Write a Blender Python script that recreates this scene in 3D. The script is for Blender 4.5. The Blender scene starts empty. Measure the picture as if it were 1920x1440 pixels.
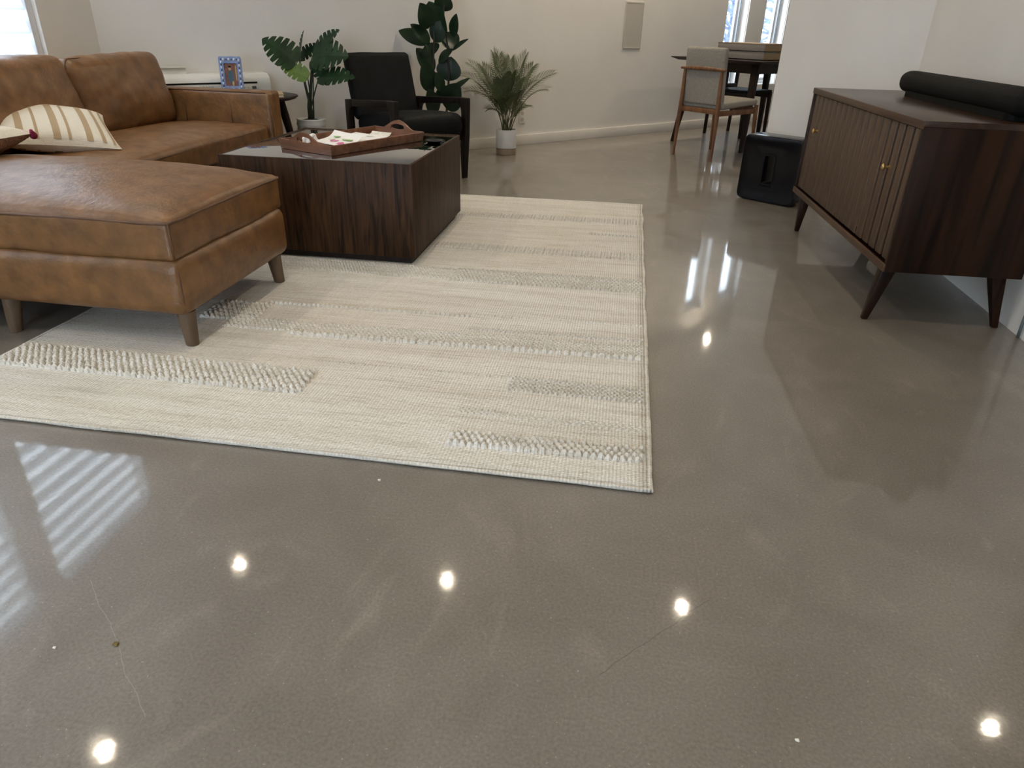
import bpy, bmesh, math, random
from mathutils import Vector, Matrix, noise
random.seed(7)
S = bpy.context.scene
COL = S.collection
PI = math.pi

# ------------------------------------------------------------------ camera
FPX, PITCH, ROLL, YAW, CAMH = 1317.7, .47506, .02729, -.1435, 1.0
_f = Vector((math.sin(YAW)*math.cos(PITCH), math.cos(YAW)*math.cos(PITCH), -math.sin(PITCH)))
_r = Vector((math.cos(YAW), -math.sin(YAW), 0)); _u = _r.cross(_f)
CR = math.cos(ROLL)*_r + math.sin(ROLL)*_u
CU = -math.sin(ROLL)*_r + math.cos(ROLL)*_u
cam_d = bpy.data.cameras.new('camera'); cam = bpy.data.objects.new('camera', cam_d); COL.objects.link(cam)
cam_d.sensor_width = 36; cam_d.lens = FPX/1920*36; cam_d.clip_start = .02; cam_d.clip_end = 300
cam.matrix_world = Matrix(((CR.x, CU.x, -_f.x, 0), (CR.y, CU.y, -_f.y, 0), (CR.z, CU.z, -_f.z, CAMH), (0, 0, 0, 1)))
S.camera = cam
def at(px, py, Y):
    d = CR*((px-960)/FPX) - CU*((py-720)/FPX) + _f
    t = Y/d.y
    return Vector((0, 0, CAMH)) + d*t

# ------------------------------------------------------------------ world, exposure
W = bpy.data.worlds.new('overcast_sky'); S.world = W; W.use_nodes = True
bg = W.node_tree.nodes['Background']; bg.inputs[0].default_value = (.74, .87, 1, 1); bg.inputs[1].default_value = 7.0
S.view_settings.view_transform = 'Standard'; S.view_settings.look = 'None'
S.view_settings.gamma = 1; S.view_settings.use_curve_mapping = False
S.view_settings.exposure = 0.38
LAMP_W = 4.4
LAMP_COL = (1, .86, .66)
CEIL = 2.6
S.cycles.max_bounces = 10; S.cycles.diffuse_bounces = 5; S.cycles.glossy_bounces = 4
S.cycles.transparent_max_bounces = 12; S.cycles.sample_clamp_indirect = 6
S.cycles.caustics_reflective = False; S.cycles.caustics_refractive = False

# ------------------------------------------------------------------ materials
def mat(name, c1, c2=None, scale=6, stretch=(1, 1, 1), detail=5, rough=.5, metal=0, bump=0, bscale=None, bstretch=None,
        coat=0, coat_rough=.1, spec=.5, lo=.35, hi=.65, dist=0, sheen=0, rvar=0, trans=0):
    m = bpy.data.materials.new(name); m.use_nodes = True
    nt = m.node_tree; N = nt.nodes; L = nt.links; b = N['Principled BSDF']
    b.inputs['Base Color'].default_value = (*c1, 1); b.inputs['Roughness'].default_value = rough
    b.inputs['Metallic'].default_value = metal; b.inputs['Specular IOR Level'].default_value = spec
    b.inputs['Coat Weight'].default_value = coat; b.inputs['Coat Roughness'].default_value = coat_rough
    if sheen: b.inputs['Sheen Weight'].default_value = sheen
    tc = N.new('ShaderNodeTexCoord')
    def nz(sc, st, det=detail, ds=dist):
        mp = N.new('ShaderNodeMapping'); mp.inputs['Scale'].default_value = st
        L.new(tc.outputs['Object'], mp.inputs[0])
        n = N.new('ShaderNodeTexNoise'); n.inputs['Scale'].default_value = sc; n.inputs['Detail'].default_value = det
        n.inputs['Distortion'].default_value = ds
        L.new(mp.outputs[0], n.inputs['Vector']); return n
    if c2 is None: c2 = tuple(min(1, x*.92) for x in c1)
    n = nz(scale, stretch)
    rp = N.new('ShaderNodeValToRGB'); rp.color_ramp.elements[0].position = lo; rp.color_ramp.elements[1].position = hi
    rp.color_ramp.elements[0].color = (*c1, 1); rp.color_ramp.elements[1].color = (*c2, 1)
    L.new(n.outputs[0], rp.inputs[0]); L.new(rp.outputs[0], b.inputs['Base Color'])
    if rvar:
        mr = N.new('ShaderNodeMapRange'); mr.inputs[3].default_value = rough-rvar; mr.inputs[4].default_value = rough+rvar
        L.new(n.outputs[0], mr.inputs[0]); L.new(mr.outputs[0], b.inputs['Roughness'])
    if bump:
        n2 = nz(bscale or scale*4, bstretch or stretch, 4, 0)
        bp = N.new('ShaderNodeBump'); bp.inputs['Strength'].default_value = bump; bp.inputs['Distance'].default_value = .01
        L.new(n2.outputs[0], bp.inputs['Height']); L.new(bp.outputs[0], b.inputs['Normal'])
    m['_b'] = 1
    return m
def emit(name, c, s):
    m = bpy.data.materials.new(name); m.use_nodes = True; N = m.node_tree.nodes
    b = N['Principled BSDF']; b.inputs['Emission Color'].default_value = (*c, 1); b.inputs['Emission Strength'].default_value = s
    b.inputs['Base Color'].default_value = (.8, .8, .8, 1)
    return m

M = {}
M['wall'] = mat('wall_paint', (.74, .71, .665), (.712, .682, .638), scale=3, rough=.75, bump=.12, bscale=160, bstretch=(1, 1, 1), spec=.25)
M['ceil'] = mat('ceiling_paint', (.74, .72, .68), scale=3, rough=.85, spec=.2)
M['trim'] = mat('white_trim_paint', (.74, .70, .64), (.70, .66, .60), scale=5, rough=.4)
M['vinyl'] = mat('white_vinyl', (.8, .82, .85), scale=5, rough=.35)
M['leather'] = mat('tan_leather', (.218, .104, .035), (.112, .052, .018), scale=16, detail=9, rough=.38, rvar=.08, bump=.22, bscale=60, bstretch=(1, 1, 1), spec=.5, lo=.3, hi=.72)
M['piping'] = mat('leather_piping', (.12, .055, .024), (.09, .04, .018), scale=20, rough=.5)
M['legwood'] = mat('grey_brown_leg_wood', (.15, .097, .054), (.085, .053, .03), scale=10, stretch=(4, 4, .5), rough=.5, bump=.1)
M['walnut'] = mat('dark_walnut', (.060, .027, .010), (.014, .0065, .003), scale=9, stretch=(7, 7, .5), detail=8, rough=.5, rvar=.06, dist=.7, bump=.06, spec=.15)
M['credwood'] = mat('reddish_walnut', (.030, .0115, .005), (.008, .0036, .002), scale=3.4, stretch=(7, 7, .45), detail=8, rough=.42, dist=.6, bump=.05, spec=.18)
M['credtop'] = mat('walnut_top', (.050, .024, .014), (.024, .011, .007), scale=3.4, stretch=(7, .45, 7), detail=8, rough=.30, dist=.5, bump=.05)
M['slatwood'] = mat('walnut_slat', (.100, .054, .026), (.046, .023, .011), scale=5, stretch=(6, 6, .5), detail=8, rough=.5, dist=.4, bump=.08)
M['edgewood'] = mat('walnut_edge', (.085, .042, .020), (.05, .024, .012), scale=6, stretch=(6, .5, 6), rough=.42)
M['traywood'] = mat('tray_mahogany', (.225, .095, .045), (.115, .045, .022), scale=7, stretch=(5, .6, 5), detail=7, rough=.34, bump=.05)
M['teak'] = mat('teak_chair_wood', (.215, .095, .036), (.115, .047, .019), scale=8, stretch=(5, 5, .6), rough=.42)
M['darkwood'] = mat('espresso_wood', (.018, .0085, .005), (.009, .0045, .003), scale=8, stretch=(5, 5, .6), rough=.45, spec=.22)
M['blackwood'] = mat('ebony_chair_wood', (.014, .0095, .008), (.007, .0055, .005), scale=9, stretch=(5, 5, .8), rough=.42, spec=.25)
M['blackleather'] = mat('black_leather', (.0065, .0072, .0085), (.004, .0048, .0055), scale=14, rough=.6, spec=.16, bump=.12, bscale=90)
M['black'] = mat('black_gloss_plastic', (.005, .005, .006), scale=5, rough=.18, spec=.22)
M['blackmatte'] = mat('black_speaker_mesh', (.009, .009, .0085), (.005, .005, .005), scale=300, rough=.7, bump=.2, bscale=500, spec=.12)
M['brass'] = mat('brass', (.62, .42, .17), (.45, .3, .11), scale=12, rough=.3, metal=1)
M['ceramic'] = mat('white_ceramic', (.70, .70, .68), (.62, .62, .60), scale=8, rough=.4)
M['terra'] = mat('tan_pot_base', (.34, .27, .19), (.27, .21, .15), scale=14, rough=.8)
M['soil'] = mat('dark_soil', (.03, .03, .02), (.012, .012, .008), scale=60, rough=.9, bump=.6)
M['leafdark'] = mat('dark_glossy_leaf', (.012, .030, .012), (.006, .016, .007), scale=12, rough=.36, spec=.3)
M['leafmon'] = mat('monstera_leaf', (.014, .044, .014), (.007, .022, .009), scale=14, rough=.42, spec=.25)
M['leaflight'] = mat('young_light_leaf', (.10, .17, .03), (.06, .11, .02), scale=14, rough=.42)
M['leafpalm'] = mat('palm_leaf', (.105, .125, .052), (.055, .072, .03), scale=10, rough=.5)
M['palmstem'] = mat('palm_stem', (.115, .115, .045), (.06, .065, .025), scale=10, rough=.6)
M['stem'] = mat('green_stem', (.025, .040, .016), (.012, .02, .009), scale=10, rough=.5)
M['trunk'] = mat('brown_trunk', (.030, .024, .016), (.016, .012, .009), scale=10, rough=.7)
M['greyfab'] = mat('grey_tweed', (.34, .312, .268), (.225, .203, .174), scale=220, rough=.9, bump=.3, bscale=260, lo=.4, hi=.6)
M['acwhite'] = mat('appliance_white', (.78, .77, .72), (.75, .74, .69), scale=4, rough=.3)
M['dark'] = mat('dark_slot', (.006, .006, .006), scale=5, rough=.6, spec=.1)
M['greyplate'] = mat('grey_panel', (.50, .465, .41), (.485, .45, .395), scale=10, rough=.5)
M['steel'] = mat('grey_metal', (.35, .35, .35), scale=10, rough=.35, metal=1)
M['boxgrey'] = mat('box_grey_linen', (.27, .235, .205), (.20, .175, .155), scale=140, rough=.85, lo=.4, hi=.6)
M['boxtan'] = mat('box_tan_linen', (.36, .25, .14), (.29, .2, .115), scale=140, rough=.8)
M['paper'] = mat('white_paper', (.86, .85, .82), (.83, .82, .80), scale=9, rough=.8)
M['pink'] = mat('pink_ink', (.55, .06, .25), (.72, .35, .5), scale=60, rough=.8)
M['green_ink'] = mat('green_ink', (.10, .36, .09), (.5, .62, .30), scale=60, rough=.8)
M['pencil'] = mat('pencil_ink', (.62, .60, .50), (.82, .80, .74), scale=90, rough=.8)
M['cream'] = mat('cream_cotton', (.74, .68, .57), (.66, .60, .49), scale=160, stretch=(1, 6, 1), rough=.9, bump=.35, bscale=130, bstretch=(.4, 4, 1))
M['beige'] = mat('beige_stripe', (.44, .32, .19), (.36, .26, .15), scale=160, stretch=(1, 6, 1), rough=.9, bump=.3, bscale=130)
M['rust'] = mat('rust_weave', (.26, .125, .055), (.13, .060, .028), scale=130, rough=.95, bump=.5, bscale=150)
M['magenta'] = mat('magenta_thread', (.34, .025, .10), (.24, .015, .06), scale=90, stretch=(6, 6, 1), rough=.85)
M['frameblue'] = mat('blue_frame', (.20, .27, .48), (.14, .20, .38), scale=40, rough=.5)
M['shell'] = mat('pale_shell', (.62, .66, .74), (.5, .55, .66), scale=40, rough=.4)
M['navy'] = mat('navy_bead', (.02, .025, .07), scale=40, rough=.4)
M['brickprint'] = mat('photo_brick_print', (.22, .075, .04), (.06, .02, .015), scale=90, stretch=(1, 1, 3), rough=.35)
M['teal'] = mat('photo_teal_print', (.02, .09, .13), (.012, .05, .08), scale=60, rough=.35)
M['skin'] = mat('photo_skin_print', (.42, .24, .16), scale=60, rough=.35)
M['tanprint'] = mat('photo_tan_print', (.45, .30, .15), scale=60, rough=.35)
M['snow'] = mat('snow', (.86, .89, .93), (.80, .84, .9), scale=1, rough=.8)
M['siding'] = mat('pale_siding', (.70, .62, .64), (.66, .58, .60), scale=3, stretch=(.2, .2, 9), rough=.7)
M['bark'] = mat('blue_grey_bark', (.13, .16, .22), (.08, .10, .15), scale=9, rough=.9)
M['grey_mark'] = mat('dull_grey', (.10, .12, .13), scale=9, rough=.6)
M['crumb'] = mat('pale_crumb', (.75, .72, .66), scale=90, rough=.9)
M['leafbit'] = mat('brown_crumb', (.12, .08, .03), (.2, .15, .05), scale=90, rough=.9)

def glass_mat():
    m = bpy.data.materials.new('window_glass'); m.use_nodes = True; nt = m.node_tree; N = nt.nodes; N.clear()
    o = N.new('ShaderNodeOutputMaterial'); t = N.new('ShaderNodeBsdfTransparent'); g = N.new('ShaderNodeBsdfGlossy')
    g.inputs['Roughness'].default_value = .02; f = N.new('ShaderNodeLayerWeight'); f.inputs[0].default_value = .5
    f2 = N.new('ShaderNodeMath'); f2.operation = 'POWER'; f2.inputs[1].default_value = 4; nt.links.new(f.outputs['Facing'], f2.inputs[0])
    f3 = N.new('ShaderNodeMath'); f3.operation = 'MULTIPLY_ADD'; f3.inputs[1].default_value = .5; f3.inputs[2].default_value = .03; nt.links.new(f2.outputs[0], f3.inputs[0])
    x = N.new('ShaderNodeMixShader'); nt.links.new(f3.outputs[0], x.inputs[0]); nt.links.new(t.outputs[0], x.inputs[1])
    nt.links.new(g.outputs[0], x.inputs[2]); nt.links.new(x.outputs[0], o.inputs[0]); return m
M['glass'] = glass_mat()
def louver_mat():
    m = bpy.data.materials.new('shutter_louver_white'); m.use_nodes = True; nt = m.node_tree; N = nt.nodes; N.clear()
    o = N.new('ShaderNodeOutputMaterial'); d = N.new('ShaderNodeBsdfDiffuse'); d.inputs[0].default_value = (.82, .84, .86, 1)
    t = N.new('ShaderNodeBsdfTranslucent'); t.inputs[0].default_value = (.90, .93, .96, 1)
    x = N.new('ShaderNodeMixShader'); x.inputs[0].default_value = .44
    nt.links.new(d.outputs[0], x.inputs[1]); nt.links.new(t.outputs[0], x.inputs[2]); nt.links.new(x.outputs[0], o.inputs[0]); return m
M['louver'] = louver_mat()
def table_glass():
    m = mat('smoked_glass_top', (.60, .59, .57), (.58, .57, .55), scale=4, rough=.03, metal=1)
    m.node_tree.nodes['Principled BSDF'].inputs['IOR'].default_value = 2.3
    return m
M['topglass'] = table_glass()

def floor_mat():
    m = bpy.data.materials.new('polished_concrete'); m.use_nodes = True; nt = m.node_tree; N = nt.nodes; L = nt.links
    b = N['Principled BSDF']; tc = N.new('ShaderNodeTexCoord')
    def nz(sc, det, dist=0, st=(1, 1, 1)):
        mp = N.new('ShaderNodeMapping'); mp.inputs['Scale'].default_value = st; L.new(tc.outputs['Object'], mp.inputs[0])
        n = N.new('ShaderNodeTexNoise'); n.inputs['Scale'].default_value = sc; n.inputs['Detail'].default_value = det
        n.inputs['Distortion'].default_value = dist; L.new(mp.outputs[0], n.inputs['Vector']); return n.outputs[0]
    def ramp(v, a, c0, p1, c1):
        r = N.new('ShaderNodeValToRGB'); e = r.color_ramp.elements; e[0].position = a; e[1].position = p1
        e[0].color = (*c0, 1); e[1].color = (*c1, 1); L.new(v, r.inputs[0]); return r.outputs[0]
    def mix(f, a, c, mode='MIX'):
        x = N.new('ShaderNodeMix'); x.data_type = 'RGBA'; x.blend_type = mode
        if isinstance(f, float): x.inputs[0].default_value = f
        else: L.new(f, x.inputs[0])
        for i, v in ((6, a), (7, c)):
            if isinstance(v, tuple): x.inputs[i].default_value = (*v, 1)
            else: L.new(v, x.inputs[i])
        return x.outputs[2]
    big = nz(.9, 3, .8)
    base = ramp(big, .32, (.172, .150, .124), .68, (.215, .193, .166))
    mott = ramp(nz(2.6, 6, 1.6), .36, (.90, .89, .88), .66, (1.05, 1.05, 1.05))
    c = mix(1.0, base, mott, 'MULTIPLY')
    scuff = ramp(nz(3.2, 8, 2.4, (1.6, .7, 1)), .59, (0, 0, 0), .76, (.30, .30, .30))
    c = mix(scuff, c, (.33, .29, .245))
    grain = ramp(nz(170, 3), .30, (.83, .825, .82), .70, (1.16, 1.16, 1.16))
    c = mix(1.0, c, grain, 'MULTIPLY')
    speck = ramp(nz(150, 1), .735, (0, 0, 0), .76, (.5, .5, .5))
    c = mix(speck, c, (.42, .39, .34))
    # hairline cracks: distance to a line, with noise wobble
    sep = N.new('ShaderNodeSeparateXYZ'); L.new(tc.outputs['Object'], sep.inputs[0])
    def mth(op, a, bb):
        x = N.new('ShaderNodeMath'); x.operation = op
        for i, v in ((0, a), (1, bb)):
            if isinstance(v, (int, float)): x.inputs[i].default_value = v
            elif v is not None: L.new(v, x.inputs[i])
        return x.outputs[0]
    wob = mth('MULTIPLY', mth('SUBTRACT', nz(9, 5), .5), .03)
    for (x0, y0, x1, y1, col, wd) in CRACKS:
        dx, dy = x1-x0, y1-y0; ln = math.hypot(dx, dy); dx /= ln; dy /= ln
        ax = mth('SUBTRACT', sep.outputs[0], x0); ay = mth('SUBTRACT', sep.outputs[1], y0)
        al = mth('ADD', mth('MULTIPLY', ax, dx), mth('MULTIPLY', ay, dy))
        pd = mth('ADD', mth('SUBTRACT', mth('MULTIPLY', ax, -dy), mth('MULTIPLY', ay, -dx)), wob)
        near = mth('LESS_THAN', mth('ABSOLUTE', pd, None), wd)
        ing = mth('MULTIPLY', mth('GREATER_THAN', al, 0), mth('LESS_THAN', al, ln))
        c = mix(mth('MULTIPLY', mth('MULTIPLY', near, ing), .6), c, col)
    L.new(c, b.inputs['Base Color'])
    b.inputs['Roughness'].default_value = .42; b.inputs['Specular IOR Level'].default_value = .35
    b.inputs['Coat Weight'].default_value = .75; b.inputs['Coat IOR'].default_value = 1.5
    rr = N.new('ShaderNodeMapRange'); rr.inputs[3].default_value = .035; rr.inputs[4].default_value = .07
    L.new(nz(1.7, 4, .5), rr.inputs[0]); L.new(rr.outputs[0], b.inputs['Coat Roughness'])
    bp = N.new('ShaderNodeBump'); bp.inputs['Strength'].default_value = .05; bp.inputs['Distance'].default_value = .004
    L.new(nz(90, 2), bp.inputs['Height']); L.new(bp.outputs[0], b.inputs['Normal'])
    bc = N.new('ShaderNodeBump'); bc.inputs['Strength'].default_value = .015; bc.inputs['Distance'].default_value = .004
    L.new(nz(45, 2), bc.inputs['Height']); L.new(bc.outputs[0], b.inputs['Coat Normal'])
    return m
CRACKS = [(0.037, 0.871, 0.247, 1.086, (.10, .085, .07), .0010), (-0.966, 0.920, -0.849, 0.818, (.30, .27, .23), .0008),
          (-0.849, 0.818, -0.673, 0.657, (.30, .27, .23), .0008), (-1.038, 1.287, -0.926, 1.402, (.27, .24, .2), .0008)]
M['floor'] = floor_mat()

def rug_mat(name, k=1.0):
    m = bpy.data.materials.new(name); m.use_nodes = True; nt = m.node_tree; N = nt.nodes; L = nt.links
    b = N['Principled BSDF']; b.inputs['Roughness'].default_value = .95; b.inputs['Specular IOR Level'].default_value = .15
    tc = N.new('ShaderNodeTexCoord')
    def nz(sc, st, det=3):
        mp = N.new('ShaderNodeMapping'); mp.inputs['Scale'].default_value = st; L.new(tc.outputs['Object'], mp.inputs[0])
        n = N.new('ShaderNodeTexNoise'); n.inputs['Scale'].default_value = sc; n.inputs['Detail'].default_value = det
        L.new(mp.outputs[0], n.inputs['Vector']); return n.outputs[0]
    def ramp(v, a, c0, p1, c1):
        r = N.new('ShaderNodeValToRGB'); e = r.color_ramp.elements; e[0].position = a; e[1].position = p1
        e[0].color = (*c0, 1); e[1].color = (*c1, 1); L.new(v, r.inputs[0]); return r.outputs[0]
    def mul(a, c):
        x = N.new('ShaderNodeMix'); x.data_type = 'RGBA'; x.blend_type = 'MULTIPLY'; x.inputs[0].default_value = 1
        L.new(a, x.inputs[6]); L.new(c, x.inputs[7]); return x.outputs[2]
    c = ramp(nz(9, (.12, 1.6, 1)), .34, (.68*k, .642*k, .575*k), .60, (.77*k, .742*k, .69*k))
    c = mul(c, ramp(nz(60, (.12, 1.5, 1)), .30, (.86, .84, .81), .5, (1.02, 1.02, 1.02)))
    c = mul(c, ramp(nz(170, (.6, 1.3, 1), 2), .34, (.86, .85, .83), .56, (1.03, 1.03, 1.03)))
    L.new(c, b.inputs['Base Color'])
    wx = N.new('ShaderNodeTexWave'); wx.wave_type = 'BANDS'; wx.bands_direction = 'X'; wx.inputs['Scale'].default_value = 34; wx.inputs['Distortion'].default_value = 1.2
    wy = N.new('ShaderNodeTexWave'); wy.wave_type = 'BANDS'; wy.bands_direction = 'Y'; wy.inputs['Scale'].default_value = 44; wy.inputs['Distortion'].default_value = 1.2
    for w in (wx, wy): L.new(tc.outputs['Object'], w.inputs['Vector'])
    ad = N.new('ShaderNodeMath'); ad.operation = 'ADD'; L.new(wx.outputs[1], ad.inputs[0]); L.new(wy.outputs[1], ad.inputs[1])
    bp = N.new('ShaderNodeBump'); bp.inputs['Strength'].default_value = .55; bp.inputs['Distance'].default_value = .004
    L.new(ad.outputs[0], bp.inputs['Height']); L.new(bp.outputs[0], b.inputs['Normal'])
    return m
M['rug'] = rug_mat('ivory_wool_weave')
M['braid'] = rug_mat('ivory_wool_braid', .97)
M['braid_shaded'] = rug_mat('rib_shaded_wool_braid', .91)  # shadows between the ribs put into the colour as a darker tone

# ------------------------------------------------------------------ mesh helpers
class MB:
    def __init__(s): s.v = []; s.f = []
    def add(s, v, f):
        o = len(s.v); s.v += [tuple(p) for p in v]; s.f += [tuple(i+o for i in q) for q in f]; return s
    def box(s, c, d, rz=0, rx=0, ry=0):
        h = [x/2 for x in d]; R_ = Matrix.Rotation(rz, 3, 'Z') @ Matrix.Rotation(ry, 3, 'Y') @ Matrix.Rotation(rx, 3, 'X')
        v = [Vector(c) + R_ @ Vector((sx*h[0], sy*h[1], sz*h[2])) for sx in (-1, 1) for sy in (-1, 1) for sz in (-1, 1)]
        return s.add(v, [(0, 1, 3, 2), (4, 6, 7, 5), (0, 4, 5, 1), (2, 3, 7, 6), (0, 2, 6, 4), (1, 5, 7, 3)])
    def prism(s, poly, z0, z1, xf=None):
        n = len(poly); v = [Vector((p[0], p[1], z0)) for p in poly] + [Vector((p[0], p[1], z1)) for p in poly]
        if xf: v = [xf @ p for p in v]
        return s.add(v, [tuple(reversed(range(n))), tuple(range(n, 2*n))] + [(i, (i+1) % n, n+(i+1) % n, n+i) for i in range(n)])
    def ringprism(s, outer, inner, z0, z1, xf=None):
        n = len(outer); v = [Vector((p[0], p[1], z)) for z in (z0, z1) for P in (outer, inner) for p in P]
        if xf: v = [xf @ p for p in v]
        f = []
        for i in range(n):
            j = (i+1) % n
            f += [(i, n+i, n+j, j), (2*n+i, 2*n+j, 3*n+j, 3*n+i), (i, j, 2*n+j, 2*n+i), (n+i, 3*n+i, 3*n+j, n+j)]
        return s.add(v, f)
    def tube(s, pts, rad, n=8, cap=True, flat=1.0):
        pts = [Vector(p) for p in pts]; k = len(pts)
        if not isinstance(rad, (list, tuple)): rad = [rad]*k
        v = []; ref = None
        for i, p in enumerate(pts):
            t = (pts[min(i+1, k-1)]-pts[max(i-1, 0)]).normalized()
            if ref is None: ref = Vector((0, 0, 1)) if abs(t.z) < .9 else Vector((1, 0, 0))
            a = t.cross(ref).normalized(); b_ = a.cross(t).normalized(); ref = b_
            for q in range(n):
                w = 2*PI*q/n; v.append(p + a*math.cos(w)*rad[i] + b_*math.sin(w)*rad[i]*flat)
        f = [(i*n+q, i*n+(q+1) % n, (i+1)*n+(q+1) % n, (i+1)*n+q) for i in range(k-1) for q in range(n)]
        if cap: f += [tuple(reversed(range(n))), tuple(range((k-1)*n, k*n))]
        return s.add(v, f)
    def taper(s, p0, p1, d0, d1):
        # square tapered bar; d = (width x, depth y) at each end
        v = []
        for p, d in ((p0, d0), (p1, d1)):
            for sx, sy in ((-1, -1), (1, -1), (1, 1), (-1, 1)): v.append((p[0]+sx*d[0]/2, p[1]+sy*d[1]/2, p[2]))
        return s.add(v, [(3, 2, 1, 0), (4, 5, 6, 7)] + [(i, (i+1) % 4, 4+(i+1) % 4, 4+i) for i in range(4)])
    def lathe(s, prof, n=28, c=(0, 0, 0)):
        v = []; k = len(prof)
        for r, z in prof:
            for q in range(n): w = 2*PI*q/n; v.append((c[0]+r*math.cos(w), c[1]+r*math.sin(w), c[2]+z))
        f = [(i*n+q, i*n+(q+1) % n, (i+1)*n+(q+1) % n, (i+1)*n+q) for i in range(k-1) for q in range(n)]
        f += [tuple(reversed(range(n))), tuple(range((k-1)*n, k*n))]
        return s.add(v, f)
    def grid(s, fn, nu, nv):
        v = [fn(i/nu, j/nv) for i in range(nu+1) for j in range(nv+1)]
        return s.add(v, [(i*(nv+1)+j, (i+1)*(nv+1)+j, (i+1)*(nv+1)+j+1, i*(nv+1)+j+1) for i in range(nu) for j in range(nv)])
    def build(s, name, m, parent=None, smooth=False, bevel=0, seg=2, weld=False, loc=None, rz=0):
        me = bpy.data.meshes.new(name); me.from_pydata(s.v, [], s.f)
        if weld or bevel or True:
            bm = bmesh.new(); bm.from_mesh(me)
            if weld: bmesh.ops.remove_doubles(bm, verts=bm.verts, dist=1e-5)
            bmesh.ops.recalc_face_normals(bm, faces=bm.faces)
            if bevel:
                es = [e for e in bm.edges if len(e.link_faces) == 2 and e.calc_face_angle(0) > .5]
                bmesh.ops.bevel(bm, geom=es, offset=bevel, segments=seg, profile=.5, affect='EDGES', clamp_overlap=True)
            bm.to_mesh(me); bm.free()
        if smooth or bevel:
            me.polygons.foreach_set('use_smooth', [True]*len(me.polygons))
            if not smooth or smooth == 'angle':
                try: me.set_sharp_from_angle(angle=.6)
                except Exception: pass
        me.materials.append(M[m] if isinstance(m, str) else m)
        o = bpy.data.objects.new(name, me); COL.objects.link(o)
        if parent: o.parent = parent
        if loc: o.location = loc
        o.rotation_euler.z = rz
        return o
def tag(o, label, cat, group=None):
    o['label'] = label; o['category'] = cat
    if group: o['group'] = group
    return o
def empty(name, loc=(0, 0, 0), rz=0, label=None, cat=None, group=None):
    o = bpy.data.objects.new(name, None); COL.objects.link(o); o.location = loc; o.rotation_euler.z = rz; o.empty_display_size = .1
    if label: tag(o, label, cat, group)
    return o
def struct(o, label=None):
    o['kind'] = 'structure'
    if label: o['label'] = label
    return o
def soft_box(mb, c, d, r, crown=0, n=12, wr=0, wf=6, seed=0, side=0, xf=None, nr=4):
    hx, hy, hz = [x/2 for x in d]
    def ticks(h):
        rr = min(r, h*.999); inner = h-rr
        a = [-h+rr*(1-math.cos(PI/2*i/nr)) for i in range(nr)]
        mid = [-inner+2*inner*i/n for i in range(n+1)]
        return a + mid + [-x for x in reversed(a)]
    T = [ticks(hx), ticks(hy), ticks(hz)]; H = (hx, hy, hz); tmp = MB()
    def mp(p):
        q = Vector(p); inn = Vector([max(-(H[i]-r), min(H[i]-r, q[i])) for i in range(3)])
        dd = q-inn
        if dd.length > 1e-9: q = inn + dd.normalized()*r
        u, v_, w = q.x/hx, q.y/hy, q.z/hz
        q.z += crown*max(0, 1-u*u)**.5*max(0, 1-v_*v_)**.5*max(0, w)
        if side:
            q.x += side*u*max(0, 1-w*w)*max(0, 1-v_*v_); q.y += side*v_*max(0, 1-w*w)*max(0, 1-u*u)
        if wr:
            k = wr*(noise.noise(Vector((q.x*wf+seed, q.y*wf*.6, q.z*wf))) + .5*noise.noise(Vector((q.x*wf*2.3, q.y*wf*2.1+seed, q.z*wf*2))))
            nn = Vector((u*u*u, v_*v_*v_, w*w*w)); 
            if nn.length > 1e-6: q += nn.normalized()*k
        q = q+Vector(c)
        return xf @ q if xf else q
    for ax in range(3):
        a, b_ = [(1, 2), (2, 0), (0, 1)][ax]
        for sg in (-1, 1):
            A, B = T[a], T[b_]; vs = []
            for x in A:
                for y in B:
                    p = [0, 0, 0]; p[ax] = sg*H[ax]; p[a] = x; p[b_] = y; vs.append(mp(p))
            nb = len(B); fs = [(i*nb+j, (i+1)*nb+j, (i+1)*nb+j+1, i*nb+j+1) for i in range(len(A)-1) for j in range(nb-1)]
            tmp.add(vs, fs)
    return mb.add(tmp.v, tmp.f)
def rrect(w, h, r, n=5):
    out = []
    for cx, cy, a0 in ((w/2-r, h/2-r, 0), (-w/2+r, h/2-r, PI/2), (-w/2+r, -h/2+r, PI), (w/2-r, -h/2+r, 1.5*PI)):
        for i in range(n+1): a = a0+PI/2*i/n; out.append((cx+r*math.cos(a), cy+r*math.sin(a)))
    return out
def bez(p0, p1, p2, n=10):
    p0, p1, p2 = Vector(p0), Vector(p1), Vector(p2)
    return [p0*(1-t)**2+p1*2*t*(1-t)+p2*t*t for t in [i/n for i in range(n+1)]]

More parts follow.
